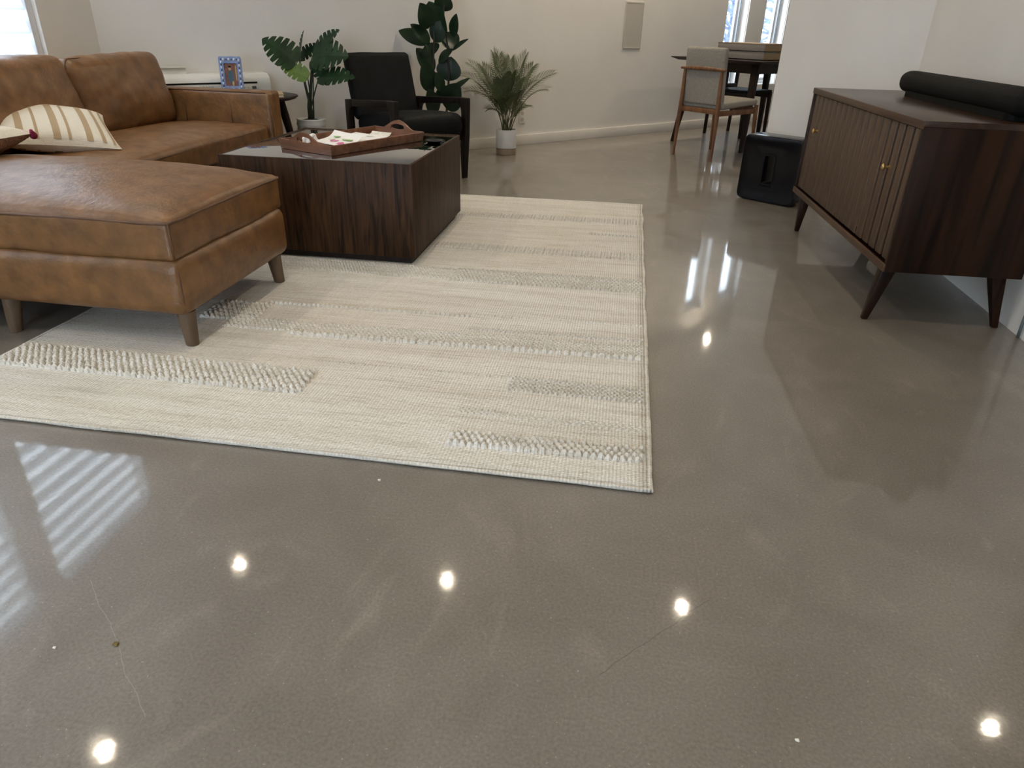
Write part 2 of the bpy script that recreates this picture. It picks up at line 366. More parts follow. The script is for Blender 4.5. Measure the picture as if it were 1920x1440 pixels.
# ------------------------------------------------------------------ the setting
WM, WC = 1.05, 7.7                        # back wall: y = WC + WM x
U = Vector((1, WM, 0)).normalized(); NRM = Vector((U.y, -U.x, 0)); UA = math.atan2(U.y, U.x)
def wp(x, off=0, z=0): return Vector((x, WC+WM*x, z)) + NRM*off
XL = -3.225; XR = 1.52; TH = .16
CORN = Vector((XL, WC+WM*XL, 0)); FAR = wp(2.7)
YB = -3.2; XE = 5.2
def wall_with_holes(name, p0, p1, thick, side, holes, z1=CEIL, m='wall'):
    """wall along p0->p1; thickness grows to `side` (unit vector); holes = (s0, s1, z0, z1) along it"""
    p0, p1 = Vector(p0), Vector(p1); d = (p1-p0); ln = d.length; d = d/ln; mb = MB()
    def slab(s0, s1, a, b_):
        if s1-s0 < 1e-4 or b_-a < 1e-4: return
        q = [p0+d*s0, p0+d*s1, p0+d*s1+side*thick, p0+d*s0+side*thick]
        mb.prism([(v.x, v.y) for v in q], a, b_)
    s = 0
    for (a, b_, c, e) in sorted(holes):
        slab(s, a, 0, z1); slab(a, b_, 0, c); slab(a, b_, e, z1); s = b_
    slab(s, ln, 0, z1)
    return struct(mb.build(name, m))
struct(MB().prism([(XL-.2, YB-.2), (XE+.2, YB-.2), (XE+.2, 12.2), (3.2, 12.2), (CORN.x-.2, CORN.y)], -.12, 0).build('floor', 'floor'))
struct(MB().prism([(XL-.2, YB-.2), (XE+.2, YB-.2), (XE+.2, 12.2), (3.2, 12.2), (CORN.x-.2, CORN.y)], CEIL, CEIL+.12).build('ceiling', 'ceil'))
WIN_L = [(2.87, 3.875), (1.74, 2.75), (.3, 1.3)]  # last window is added out of view for more daylight
WZ0, WZ1 = .72, 2.28
wall_with_holes('wall_left', (XL, YB, 0), (XL, CORN.y+.1, 0), .16, Vector((-1, 0, 0)), [(a-YB, b-YB, WZ0, WZ1) for a, b in WIN_L])
WIN_B = [(.944, 1.203), (1.409, 1.70), (1.906, 2.20)]
BZ0, BZ1 = .42, 2.25
S0 = Vector((XL, WC+WM*XL, 0))
wall_with_holes('wall_back', S0, FAR, .17, -NRM, [((wp(a)-S0).length, (wp(b)-S0).length, BZ0, BZ1) for a, b in WIN_B])
wall_with_holes('wall_dining', FAR, (XE, FAR.y-2.2, 0), .15, U, [])
wall_with_holes('wall_kitchen', (XE, FAR.y-2.1, 0), (XE, YB, 0), .15, Vector((1, 0, 0)), [])
FW = (-2.4, .2, .06, 2.2)                # unseen glazed doors added behind the camera for frontal daylight
wall_with_holes('wall_front', (XL, YB, 0), (XE, YB, 0), .15, Vector((0, -1, 0)), [(FW[0]-XL, FW[1]-XL, FW[2], FW[3])])
# partition behind the credenza, turning the corner towards the dining area
PC = Vector((XR, 4.41, 0)); PL = Vector((.945, 5.25, 0)); pd = (PL-PC).normalized(); pn = Vector((-pd.y, pd.x, 0))
if pn.y < 0: pn = -pn
wall_with_holes('wall_right', (XR, 2.28, 0), (XR, 4.55, 0), .13, Vector((1, 0, 0)), [])
wall_with_holes('wall_corner', PC, PL, .13, pn, [])
# baseboard
def board(name, s0, s1):
    mb = MB(); q = [s0, s1, s1+NRM*.014, s0+NRM*.014]; mb.prism([(v.x, v.y) for v in q], 0, .088)
    return struct(mb.build(name, 'trim', bevel=.003))
board('baseboard_back', S0+U*.02+NRM*.001, FAR-U*.02+NRM*.001)

# windows with shutters in the left wall
for wi, (a, b) in enumerate(WIN_L):
    w = struct(empty('window_%d' % (wi+1), (XL, (a+b)/2, WZ0)), ['white plantation shutter window behind the sofa', 'shuttered window behind the chaise', 'unseen shuttered window added nearest the camera for daylight'][wi])
    wd, ht = b-a, WZ1-WZ0; mb = MB(); fr = .045
    for y, sy, z, sz in ((-wd/2+fr/2, fr, ht/2, ht), (wd/2-fr/2, fr, ht/2, ht), (0, wd, fr/2, fr), (0, wd, ht-fr/2, fr)): mb.box((-.05, y, z), (.05, sy, sz))
    mb.build('shutter_frame', 'vinyl', w, bevel=.004)
    MB().box((-.135, 0, ht/2), (.006, wd-.002, ht-.002)).build('pane', 'glass', w)
    nl = 13; pitch = (ht-2*fr)/nl
    lm = None
    for k in range(nl):
        z = fr+pitch*(k+.5)
        if lm is None:
            o = MB().prism([(x*.0555, y*.006) for x, y in ((-1, 0), (-.8, .7), (0, 1), (.8, .7), (1, 0), (.8, -.7), (0, -1), (-.8, -.7))], -(wd/2-fr-.004), wd/2-fr-.004,
                           Matrix.Rotation(PI/2, 4, 'X')).build('louver', 'louver', w, smooth='angle'); lm = o.data
        else:
            o = bpy.data.objects.new('louver', lm); COL.objects.link(o); o.parent = w
        o.location = (-.05, 0, z); o.rotation_euler = (0, math.radians(73), 0)
# narrow tall windows of the dining area
for wi, (a, b) in enumerate(WIN_B):
    c = wp((a+b)/2, 0, BZ0); wd = (wp(b)-wp(a)).length; ht = BZ1-BZ0
    w = struct(empty('window_%d' % (wi+4), c, UA), ['narrow tall window left of the dining wall post', 'narrow tall window beside the partition edge', 'narrow tall window hidden past the partition'][wi])
    mb = MB()
    for x, sx, z, sz in ((-wd/2+.02, .04, ht/2, ht), (wd/2-.02, .04, ht/2, ht), (0, wd, .02, .04), (0, wd, ht-.02, .04)): mb.box((x, .125, z), (sx, .06, sz))
    mb.build('window_frame', 'vinyl', w, bevel=.004)
    mb = MB()
    for x, sx, z, sz in ((-wd/2+.055, .03, ht/2, ht-.08), (wd/2-.055, .03, ht/2, ht-.08), (0, wd-.08, .055, .03), (0, wd-.08, ht-.055, .03)): mb.box((x, .135, z), (sx, .03, sz))
    mb.build('sash', 'vinyl', w, bevel=.003)
    MB().box((wd/2-.041, .09, ht/2), (.003, .012, ht-.09)).build('gasket', 'grey_mark', w)
    MB().box((0, .14, ht/2), (wd-.12, .006, ht-.12)).build('pane', 'glass', w)
    MB().box((wd/2+.001-.004, .055, ht/2), (.006, .085, ht-.004)).build('jamb_liner', 'vinyl', w)
    MB().box((0, .05, .004), (wd-.014, .09, .008)).build('window_sill', 'vinyl', w)
gd = struct(empty('fill_door_1', ((FW[0]+FW[1])/2, YB-.075, FW[2])), 'wide glazed door added unseen behind the camera for daylight')
gw, gh = FW[1]-FW[0], FW[3]-FW[2]; mb = MB()
for x, sx, z, sz in ((-gw/2+.03, .06, gh/2, gh), (gw/2-.03, .06, gh/2, gh), (0, .08, gh/2, gh), (0, gw, .03, .06), (0, gw, gh-.03, .06)): mb.box((x, 0, z), (sx, .06, sz))
mb.build('door_frame', 'vinyl', gd, bevel=.004)
for s_ in (-1, 1): MB().box((s_*gw/4, 0, gh/2), (gw/2-.1, .008, gh-.12)).build('pane', 'glass', gd)
# daylight portals sit in the window openings and only help the sky's light to be sampled
def portal(loc, rot, sx, sy):
    l = bpy.data.lights.new('window_portal', 'AREA'); l.shape = 'RECTANGLE'; l.size = sx; l.size_y = sy; l.cycles.is_portal = True
    o = bpy.data.objects.new('window_portal', l); COL.objects.link(o); o.location = loc; o.rotation_euler = rot
for a, b in WIN_L: portal((XL-.18, (a+b)/2, (WZ0+WZ1)/2), (0, -PI/2, 0), WZ1-WZ0, b-a)
portal(((FW[0]+FW[1])/2, YB-.17, (FW[2]+FW[3])/2), (PI/2, 0, 0), gw, gh)
for a, b in WIN_B:
    c = wp((a+b)/2, -.2, (BZ0+BZ1)/2); portal(c, (-PI/2, 0, UA), (wp(b)-wp(a)).length, BZ1-BZ0)

# outdoors, seen through the narrow windows
struct(MB().prism([(-45, -30), (45, -30), (45, 70), (-45, 70)], -.62, -.5).build('snow_ground', 'snow'), 'white snow covering the ground outside')
h = empty('neighbour_house', (6.2, 27, -.5), .1, 'pale pink sided house with dark windows seen outside', 'house')
MB().box((0, 0, 2.6), (8, 5, 5.2)).build('wall', 'siding', h)
MB().prism([(-4.4, 0), (4.4, 0), (0, 2.2)], -2.9, 2.9, Matrix.Translation((0, 0, 5.2)) @ Matrix.Rotation(PI/2, 4, 'X')).build('roof', 'snow', h)
for x in (-3.2, -1.2, 1.4):
    MB().box((x, -2.52, 1.75), (.6, .06, .8)).build('window_pane', 'navy', h)
    MB().box((x, -2.52, 3.3), (.6, .06, 1.1)).build('window_pane', 'navy', h)
def bare_tree(loc, hgt, seed, label):
    rnd = random.Random(seed); t = empty('bare_tree', loc, 0, label, 'tree'); mb = MB(); br = MB()
    mb.tube([(0, 0, 0), (.03, 0, hgt*.4), (0, .05, hgt*.7), (.05, 0, hgt)], [.13, .10, .06, .015], 6)
    for i in range(46):
        z = hgt*rnd.uniform(.12, .95); a = rnd.uniform(0, 2*PI); l = (hgt-z)*.35+.5
        p0 = Vector((0, 0, z)); p1 = p0+Vector((math.cos(a)*l, math.sin(a)*l, l*rnd.uniform(.2, .7)))
        br.tube([p0, (p0+p1)/2+Vector((0, 0, -.06)), p1], [.035, .022, .006], 5)
        for j in range(5):
            q = p0.lerp(p1, rnd.uniform(.3, 1)); e = q+Vector((rnd.uniform(-.4, .4), rnd.uniform(-.4, .4), rnd.uniform(.0, .45)))
            br.tube([q, e], [.014, .004], 4)
    mb.build('trunk', 'bark', t, smooth=True); b_ = br.build('branches', 'bark', t); b_['kind'] = 'stuff'
bare_tree((2.2, 19, -.5), 3.2, 3, 'leafless blue grey tree in the snow outside the left window')
bare_tree((3.6, 21.5, -.5), 4.4, 5, 'taller leafless tree standing before the neighbouring house')

# ------------------------------------------------------------------ ceiling downlights
LIGHTS = [(-2.511, 3.642, 'over the sofa seat'), (-.978, 3.755, 'over the coffee table'), (.685, 3.794, 'between the rug and the credenza'), (-2.505, 2.133, 'over the chaise'),
          (2.423, 3.149, 'past the end of the right wall'), (1.28, 8.66, 'by the dining windows'), (-.975, 2.13, 'added as fill over the near half of the rug'), (.68, 2.13, 'added as fill over bare floor right of the rug'),  # from the near half of the rug on, unseen lamps added as fill
          (2.42, 1.5, 'added as fill at the kitchen side'), (-2.5, .6, 'added as fill behind the chaise nearest the camera'), (-.97, .6, 'added as fill above the camera on the left'), (.68, .6, 'added as fill above the camera on the right'),
          (-1.6, -1.2, 'added as fill at the rear of the room on the left'), (.9, -1.2, 'added as fill at the rear of the room on the right'), (3.0, 6.6, 'added as fill over the far side of the dining area'),
          (-.45, 5.5, 'added as fill in front of the potted palm'), (-.1, 6.9, 'added as fill before the wall panel'), (.42, 7.75, 'added as fill left of the dining table')]  # these lamps are added to brighten the back wall and dining area
for x, y, w in LIGHTS:
    t = empty('recessed_light', (x, y, CEIL), 0, 'round recessed ceiling downlight ' + w, 'ceiling light', 'recessed ceiling downlights')
    n = 28; o_ = [(.055*math.cos(2*PI*i/n), .055*math.sin(2*PI*i/n)) for i in range(n)]; i_ = [(p[0]*.7, p[1]*.7) for p in o_]
    MB().ringprism(o_, i_, -.008, -.0005).build('trim_ring', 'trim', t)
    MB().prism(i_, -.004, -.0005).build('lens', emit('lamp_lens', (1, .86, .66), 9), t)
    l = bpy.data.lights.new('downlight', 'AREA'); l.shape = 'DISK'; l.size = .058; l.energy = LAMP_W*(1.9 if y > 5 else .92); l.color = LAMP_COL; l.spread = math.radians(150)
    lo = bpy.data.objects.new('downlight', l); COL.objects.link(lo); lo.parent = t; lo.location = (0, 0, -.012)

# ------------------------------------------------------------------ rug
RX0, RX1, RY0, RY1 = -1.908, .138, 1.43, 4.46
rug = empty('area_rug', ((RX0+RX1)/2, (RY0+RY1)/2, 0), 0, 'ivory woven wool area rug with raised braided bands on the concrete floor', 'rug')
rcx, rcy = rug.location.x, rug.location.y
def rug_pt(u, v, z):
    x = RX0+(RX1-RX0)*u; y = RY0+(RY1-RY0)*v
    if u in (0, 1): x += .006*noise.noise(Vector((u*9, y*5, 0)))+.0025*noise.noise(Vector((u*9, y*22, 3)))
    if v == 0: y += .012*(u-.5)*-1+.004*noise.noise(Vector((x*4, 0, 7)))
    if v == 1: y += .035*(u-.5)+.003*noise.noise(Vector((x*4, 0, 9)))
    return (x-rcx, y-rcy, z+(.0012*noise.noise(Vector((x*9, y*9, 0))) if z > .005 else 0))
mb = MB(); nu, nv = 50, 90
mb.grid(lambda u, v: rug_pt(u, v, .011), nu, nv)
mb.grid(lambda u, v: rug_pt(u, 0, .001+.010*v), nu, 1); mb.grid(lambda u, v: rug_pt(u, 1, .001+.010*v), nu, 1)
mb.grid(lambda u, v: rug_pt(0, u, .001+.010*v), nv, 1); mb.grid(lambda u, v: rug_pt(1, u, .001+.010*v), nv, 1)
mb.build('woven_field', 'rug', rug, smooth=True, weld=True)
mb = MB()
loop = [rug_pt(i/80, 0, 0) for i in range(80)]+[rug_pt(1, i/110, 0) for i in range(110)]+[rug_pt(1-i/80, 1, 0) for i in range(80)]+[rug_pt(0, 1-i/110, 0) for i in range(110)]
mb.tube([(p[0], p[1], .008) for p in loop]+[(loop[0][0], loop[0][1], .008)], .006, 6, cap=False)
mb.build('bound_edge', 'braid', rug, smooth=True)
def bead(mb, x, y, z, ax, ay, h, rot):
    c, s_ = math.cos(rot), math.sin(rot); v = []; n = 7
    for r, zz in ((1, 0), (.82, .55), (.42, .92)):
        for q in range(n):
            a = 2*PI*q/n; px, py = ax*r*math.cos(a), ay*r*math.sin(a); v.append((x+px*c-py*s_, y+px*s_+py*c, z+h*zz))
    v.append((x, y, z+h)); f = [(i*n+q, i*n+(q+1) % n, (i+1)*n+(q+1) % n, (i+1)*n+q) for i in range(2) for q in range(n)] + [(2*n+q, 2*n+(q+1) % n, 3*n) for q in range(n)]
    mb.add(v, f)
def braid(x0, x1, y0, y1, bx, by, h, rot=.5, herring=True, slope=0, z=.0105, m='braid'):
    mb = MB(); nx = max(1, round((x1-x0)/bx)); ny = max(1, round((y1-y0)/by)); rnd = random.Random(int(x0*999+y0*77))
    for i in range(nx):
        for j in range(ny):
            x = x0+(i+.5)*(x1-x0)/nx + rnd.uniform(-.06, .06)*bx + (.25*bx if j % 2 else -.25*bx)*(0 if by > 1.6*bx else 1)
            y = y0+(j+.5)*(y1-y0)/ny + slope*(x-x0) + rnd.uniform(-.05, .05)*by
            r = rot*(1 if (j % 2 == 0 or not herring) else -1)
            bead(mb, x-rcx, y-rcy, z, bx*.60, by*.60, h*1.3*rnd.uniform(.8, 1.15), r+rnd.uniform(-.12, .12))
    o = mb.build('braided_band', m, rug, smooth=True); o['kind'] = 'stuff'; return o
braid(-.39, .122, 1.522, 1.59, .019, .017, .0125, .5, slope=.02)
braid(-1.885, -.885, 1.712, 1.858, .022, .0145, .0125, .5)
braid(-.285, .125, 1.856, 1.952, .0145, .012, .006, .6, m='braid_shaded')
braid(-.40, .13, 1.695, 1.728, .018, .011, .004, .5, slope=-.02)
braid(-1.095, .128, 2.118, 2.136, .024, .018, .012, 0, slope=.03)
braid(-1.36, .128, 2.140, 2.232, .016, .0115, .0055, .5, slope=.03)
braid(-.50, .130, 2.29, 2.312, .016, .011, .005, .3, slope=.03, m='braid_shaded')
braid(-1.30, -.51, 2.386, 2.402, .019, .016, .008, 0, slope=.03)
braid(-1.48, -1.28, 2.20, 2.375, .02, .014, .009, .5)
braid(-.51, .130, 2.432, 2.446, .013, .014, .004, 0, slope=.04)
braid(-.69, .126, 2.805, 2.975, .0165, .021, .0075, .12, slope=.02, m='braid_shaded')
braid(-1.50, -.70, 2.80, 2.96, .014, .014, .0045, .5, slope=.02)
braid(-.88, .124, 3.272, 3.375, .0155, .034, .007, .1, slope=.01, m='braid_shaded')
braid(-.92, .122, 3.92, 4.02, .016, .034, .007, .1, slope=.04, m='braid_shaded')
braid(-.14, .117, 3.690, 3.716, .018, .026, .008, .1, m='braid_shaded')
braid(-.92, .122, 1.93, 1.945, .012, .015, .003, 0, slope=.01)

# ------------------------------------------------------------------ sectional sofa
sofa = empty('sectional_sofa', (-2.3, 3.0, 0), 0, 'tan leather sectional sofa with a chaise and tapered wooden legs', 'sofa')
SO = Vector((2.3, -3.0, 0))
def sp(x, y, z): return Vector((x, y, z))+SO
def sbox(name, x0, x1, y0, y1, z0, z1, r, m='leather', **k):
    mb = MB(); soft_box(mb, sp((x0+x1)/2, (y0+y1)/2, (z0+z1)/2), (x1-x0, y1-y0, z1-z0), r, **k)
    return mb.build(name, m, sofa, smooth=True, weld=True)
CH_Y0, CH_Y1, CH_X = 1.925, 2.69, -1.337
sbox('chaise_base', -3.08, CH_X, CH_Y0, CH_Y1, .125, .318, .040, side=.010, n=12, wr=.0015, wf=4)
def piping(parent, pts, r=.0052, name='piping'):
    mb = MB(); mb.tube([Vector(p)+SO for p in pts], r, 6); return mb.build(name, 'piping', parent, smooth=True)
cc = sbox('chaise_cushion', -2.66, CH_X-.012, CH_Y0+.006, CH_Y1+.004, .308, .437, .020, crown=.074, n=26, wr=.006, wf=5, seed=4, side=.004)
q = .008
def seam(x0, x1, y0, y1, z):
    out = []
    rc = .014
    out = [(x0+(x1-rc-x0)*i/24, y0) for i in range(24)]
    out += [(x1-rc+rc*math.sin(a*PI/10), y0+rc-rc*math.cos(a*PI/10)) for a in range(6)]
    out += [(x1, y0+rc+(y1-y0-2*rc)*i/16) for i in range(1, 16)]
    out += [(x1-rc+rc*math.cos(a*PI/10), y1-rc+rc*math.sin(a*PI/10)) for a in range(6)]
    out += [(x1-rc-(x1-rc-x0)*i/24, y1) for i in range(1, 24)]
    out = [(p[0], p[1], z+.0025*noise.noise(Vector((k*.3, 0, 1)))) for k, p in enumerate(out)]
    return out
piping(cc, seam(-2.64, CH_X-.015, CH_Y0+.009, CH_Y1+.001, .428))
piping(cc, [(CH_X-.0165, CH_Y0+.012, .43), (CH_X-.013, CH_Y0+.009, .38), (CH_X-.016, CH_Y0+.011, .318)], .003, 'corner_seam')
piping(bpy.data.objects['chaise_base'], [(CH_X-.016, CH_Y0+.016, .295), (CH_X-.0115, CH_Y0+.0115, .26), (CH_X-.011, CH_Y0+.011, .18), (CH_X-.016, CH_Y0+.016, .143)], .003, 'corner_seam')
sbox('seat_base', -3.08, -2.135, 2.70, 4.26, .125, .31, .025, n=10)
sc = sbox('seat_cushion', -2.72, -2.10, 2.70, 4.135, .300, .418, .022, crown=.045, n=26, wr=.006, wf=6, seed=11)
piping(sc, [(-2.106, 2.72+i*(1.40/20), .405+.004*noise.noise(Vector((i*.4, 0, 0)))) for i in range(21)])
arm = sbox('armrest', -3.06, -2.075, 4.145, 4.285, .125, .606, .024, n=12, wr=.002, wf=4, seed=2)
piping(arm, [(-2.09, 4.152, .595), (-2.079, 4.153, .45), (-2.079, 4.153, .14)], .003, 'front_seam')
piping(arm, [(-2.95, 4.149, .599), (-2.6, 4.149, .600), (-2.1, 4.149, .598)], .003, 'top_seam')
for x in (-2.33, -2.62): piping(arm, [(x, 4.148, .596), (x+.002, 4.1435, .5), (x, 4.1435, .42)], .002, 'panel_seam')
sbox('back_frame', -3.16, -2.97, 1.93, 4.285, .125, .70, .035, n=10)
def back_cushion(y0, y1, xb, tilt, seed, zt=.80):
    mb = MB(); w = y1-y0; hh = zt-.425
    xf = Matrix.Translation(sp(xb, (y0+y1)/2, .425)) @ Matrix.Rotation(-tilt, 4, 'Y') @ Matrix.Translation((0, 0, hh/2)) @ Matrix.Rotation(PI/2, 4, 'Y')
    # local z -> +x (front); local x -> -z
    soft_box(mb, (0, 0, -.10), (hh*1.02, w, .20), .058, crown=.055, n=26, wr=.011, wf=6, seed=seed, xf=xf, side=.012)
    o = mb.build('back_cushion', 'leather', sofa, smooth=True, weld=True)
    mb = MB(); pts = []
    e = .006
    A_, B_, rc = hh*.51-.016, w/2-.016, .041
    path = [(A_-.02, -B_), (-A_+rc, -B_)]
    path = [(A_-.02-(2*A_-.02-rc)*i/12, -B_) for i in range(12)]
    path += [(-A_+rc-rc*math.sin(a*PI/12), -B_+rc-rc*math.cos(a*PI/12)) for a in range(7)]
    path += [(-A_, -B_+rc+(2*B_-2*rc)*i/14) for i in range(1, 14)]
    path += [(-A_+rc-rc*math.cos(a*PI/12), B_-rc+rc*math.sin(a*PI/12)) for a in range(7)]
    path += [(-A_+rc+(2*A_-.02-rc)*i/12, B_) for i in range(1, 13)]
    pts = [xf @ Vector((a, b, -.014+.002*noise.noise(Vector((k*.4, seed, 0))))) for k, (a, b) in enumerate(path)]
    mb.tube(pts, .0042, 6); mb.build('piping', 'piping', o, smooth=True)
    return o
back_cushion(3.385, 4.145, -2.66, .24, 3, .812)
back_cushion(2.66, 3.375, -2.635, .25, 8, .828)
back_cushion(1.95, 2.65, -2.65, .25, 15, .825)
for x, y, dx, dy in ((-1.382, 1.985, .010, -.012), (-1.385, 2.622, .010, .010), (-2.025, 1.985, -.012, -.012), (-2.95, 1.99, -.01, -.01), (-2.16, 4.2, .01, .01), (-2.95, 4.2, -.01, .01), (-2.16, 3.2, .01, 0)):
    zf = .0125 if (x > RX0 and y < RY1 and y > RY0) else .001
    mb = MB(); p = sp(x, y, 0); mb.lathe([(.020, 0), (.0215, .004), (.029, .115-zf), (.031, .13-zf)], 18)
    v2 = []
    for a in mb.v:
        t = 1-(a[2]/.13); v2.append((a[0]+p.x+dx*t, a[1]+p.y+dy*t, a[2]+zf))
    mb.v = v2; mb.build('leg', 'legwood', sofa, smooth='angle')

# ------------------------------------------------------------------ throw pillows
def pillow(name, loc, rot, w, h, t, label, mat_f, mat_b, stripes=None):
    p = empty(name, loc, 0, label, 'pillow'); p.rotation_euler = rot
    n = 30
    def shape(u, v, sg, k=1.0):
        a, b = 2*u-1, 2*v-1
        x = a*w/2*(1-.07*(1-b*b)*(abs(a)**2)) ; y = b*h/2*(1-.07*(1-a*a)*(abs(b)**2))
        th = t/2*(max(0, (1-a**2)*(1-b**2)))**.42
        th *= 1+.08*noise.noise(Vector((x*7, y*7, sg)))
        return (x, y, sg*th*k)
    for sg, m, nm in ((1, mat_f, 'front_panel'), (-1, mat_b, 'back_panel')):
        MB().grid(lambda u, v: shape(u, v, sg), n, n).build(nm, m, p, smooth=True)
    if stripes:
        for (s0, s1) in stripes:
            mb = MB(); mb.grid(lambda u, v: (lambda q: (q[0], q[1], q[2]+.0012))(shape(s0+(s1-s0)*u, .02+.96*v, 1)), 3, n)
            mb.build('stripe', 'beige', p, smooth=True)
            mb = MB(); mb.grid(lambda u, v: (lambda q: (q[0], q[1], q[2]-.0012))(shape(s0+(s1-s0)*u, .02+.96*v, -1)), 3, n)
            mb.build('stripe', 'beige', p, smooth=True)
    return p
pA = pillow('throw_pillow', (-2.545, 2.985, .525), (0, 0, 0), .46, .46, .15, 'cream throw pillow with beige stripes leaning on the sofa back', 'cream', 'cream',
            [(.93, .955), (.84, .875), (.71, .765), (.56, .585), (.44, .50), (.30, .325), (.15, .21)])
def orient(o, ex, ez):
    ex = Vector(ex).normalized(); ez = Vector(ez); ez = (ez-ex*ez.dot(ex)).normalized(); ey = ez.cross(ex)
    loc = o.location.copy()
    o.matrix_world = Matrix(((ex.x, ey.x, ez.x, loc.x), (ex.y, ey.y, ez.y, loc.y), (ex.z, ey.z, ez.z, loc.z), (0, 0, 0, 1)))
orient(pA, (.70, .71, -.12), (.18, -.12, .97))
pB = pillow('throw_pillow', (-2.56, 2.40, .530), (0, 0, 0), .46, .46, .15, 'cream and rust woven throw pillow with a magenta tassel on the chaise', 'cream', 'rust')
orient(pB, (.25, 1, .04), (.05, .62, .78))
mb = MB(); mb.lathe([(.004, .03), (.0065, .026), (.005, .018), (.010, .004), (.0145, -.022)], 12)
tz = mb.build('tassel', 'magenta', pB, smooth=True); tz.location = (.228, -.222, .0); tz.rotation_euler = (.3, -1.1, .6)

# ------------------------------------------------------------------ coffee table
ct = empty('coffee_table', (-1.325, 3.435, .012), 0, 'square dark walnut block coffee table with a smoked glass top', 'coffee table')
hx, hy = .44, .465
mb = MB(); mb.box((0, -hy+.006, .2365), (2*hx, .012, .409)); mb.build('front_panel', 'walnut', ct, bevel=.002)
mb = MB(); mb.box((0, hy-.006, .2365), (2*hx, .012, .409)); mb.build('back_panel', 'walnut', ct, bevel=.002)
for s_ in (-1, 1): MB().box((s_*(hx-.006), 0, .2365), (.012, 2*hy-.0245, .409)).build('side_panel', 'walnut', ct, bevel=.002)
MB().box((0, 0, .012), (2*hx-.05, 2*hy-.05, .020)).build('plinth', 'darkwood', ct)
MB().box((0, 0, .0275), (2*hx-.03, 2*hy-.03, .0085)).build('bottom_panel', 'darkwood', ct)
MB().box((0, 0, .424), (2*hx-.05, 2*hy-.05, .01)).build('top_panel', 'darkwood', ct)
MB().box((0, 0, .4370), (2*hx-.0245, 2*hy-.0245, .0065)).build('glass_top', 'topglass', ct, bevel=.001)
TOP = .012+.4411
# tray
tray = empty('serving_tray', (-1.30, 3.425, TOP), 0, 'reddish wooden serving tray with arched cut-out handles on the coffee table', 'tray')
tray.rotation_euler.z = math.atan2(.55, .255)
TL, TW = .62, .335
MB().box((0, 0, .006), (TL-.03, TW-.03, .010)).build('tray_floor', 'traywood', tray)
for s_ in (-1, 1):
    mb = MB(); P = [(-TL/2, -.0), (TL/2, 0), (TL/2+.008, .042), (-TL/2-.008, .042)]
    mb.prism(P, -.005, .005, Matrix.Translation((0, s_*(TW/2-.006), .001)) @ Matrix.Rotation(PI/2+s_*-.12, 4, 'X')); mb.build('side_rail', 'traywood', tray, bevel=.002)
for s_ in (-1, 1):
    nn = 40; outer = []; inner = []
    def prof(y):
        a = abs(y)/(TW/2)
        return .042+.042*max(0, math.cos(min(1, a/.62)*PI/2))**1.5
    ys = [-TW/2+TW*i/nn for i in range(nn+1)]
    mb = MB(); x0 = s_*(TL/2-.004); th = .010
    # strip with an oval hand hole: below hole, above hole
    hw = .048
    def hole(y):
        k = max(0, 1-(y/hw)**2)**.5
        return .052-.013*k, .052+.013*k
    for fa, fb in ((lambda y: 0, lambda y: hole(y)[0] if abs(y) < hw else prof(y)*.5), (lambda y: hole(y)[1] if abs(y) < hw else prof(y)*.5, lambda y: prof(y))):
        v = []
        for y in ys:
            for xx in (-th/2, th/2):
                for g in (fa, fb):
                    z = g(y); v.append((x0+xx+s_*z*.12, y, z+.001))
        f = []
        for i in range(nn):
            o_ = i*4; p_ = o_+4
            f += [(o_, p_, p_+1, o_+1), (o_+2, o_+3, p_+3, p_+2), (o_, o_+2, p_+2, p_), (o_+1, p_+1, p_+3, o_+3)]
        f += [(0, 1, 3, 2), (nn*4, nn*4+2, nn*4+3, nn*4+1)]
        mb.add(v, f)
    mb.build('handle_end', 'traywood', tray, weld=True)
def on_tray(x, y, z=0): return tray.matrix_basis @ Vector((x, y, .0115+z))
trot = tray.rotation_euler.z
def sheet(loc, rz, w, h, m, label, name='paper_sheet', curl=.01, cat='paper', th=.0012):
    def f(u, v, dz): return ((u-.5)*w, (v-.5)*h, dz+curl*max(0, (u-.55))**2*4+curl*.5*v*v)
    mb = MB(); mb.grid(lambda u, v: f(u, v, th), 8, 8); mb.grid(lambda u, v: f(u, v, 0), 8, 8)
    for e in (0, 1): mb.grid(lambda u, v: f(u, e, th*v), 8, 1); mb.grid(lambda u, v: f(e, u, th*v), 8, 1)
    o = mb.build(name, m, None, smooth='angle', weld=True); o.location = loc; o.rotation_euler.z = rz
    return tag(o, label, cat)
sheet(on_tray(.03, .045), trot+.12, .30, .205, 'paper', 'large white paper sheet lying flat in the wooden tray')
sheet(on_tray(.08, -.035, .0022), trot-.22, .20, .14, 'paper', 'smaller white paper near the tray front edge', curl=.004)
sheet(on_tray(.20, .03, .0032), trot+.5, .12, .10, 'pencil', 'grey scribbled note near the right tray handle', curl=.012)
d = sheet(on_tray(-.09, .01, .006), trot+.35, .21, .15, 'paper', 'colourful childs drawing with green and pink scribbles in the tray', 'drawing', curl=.03, cat='drawing')
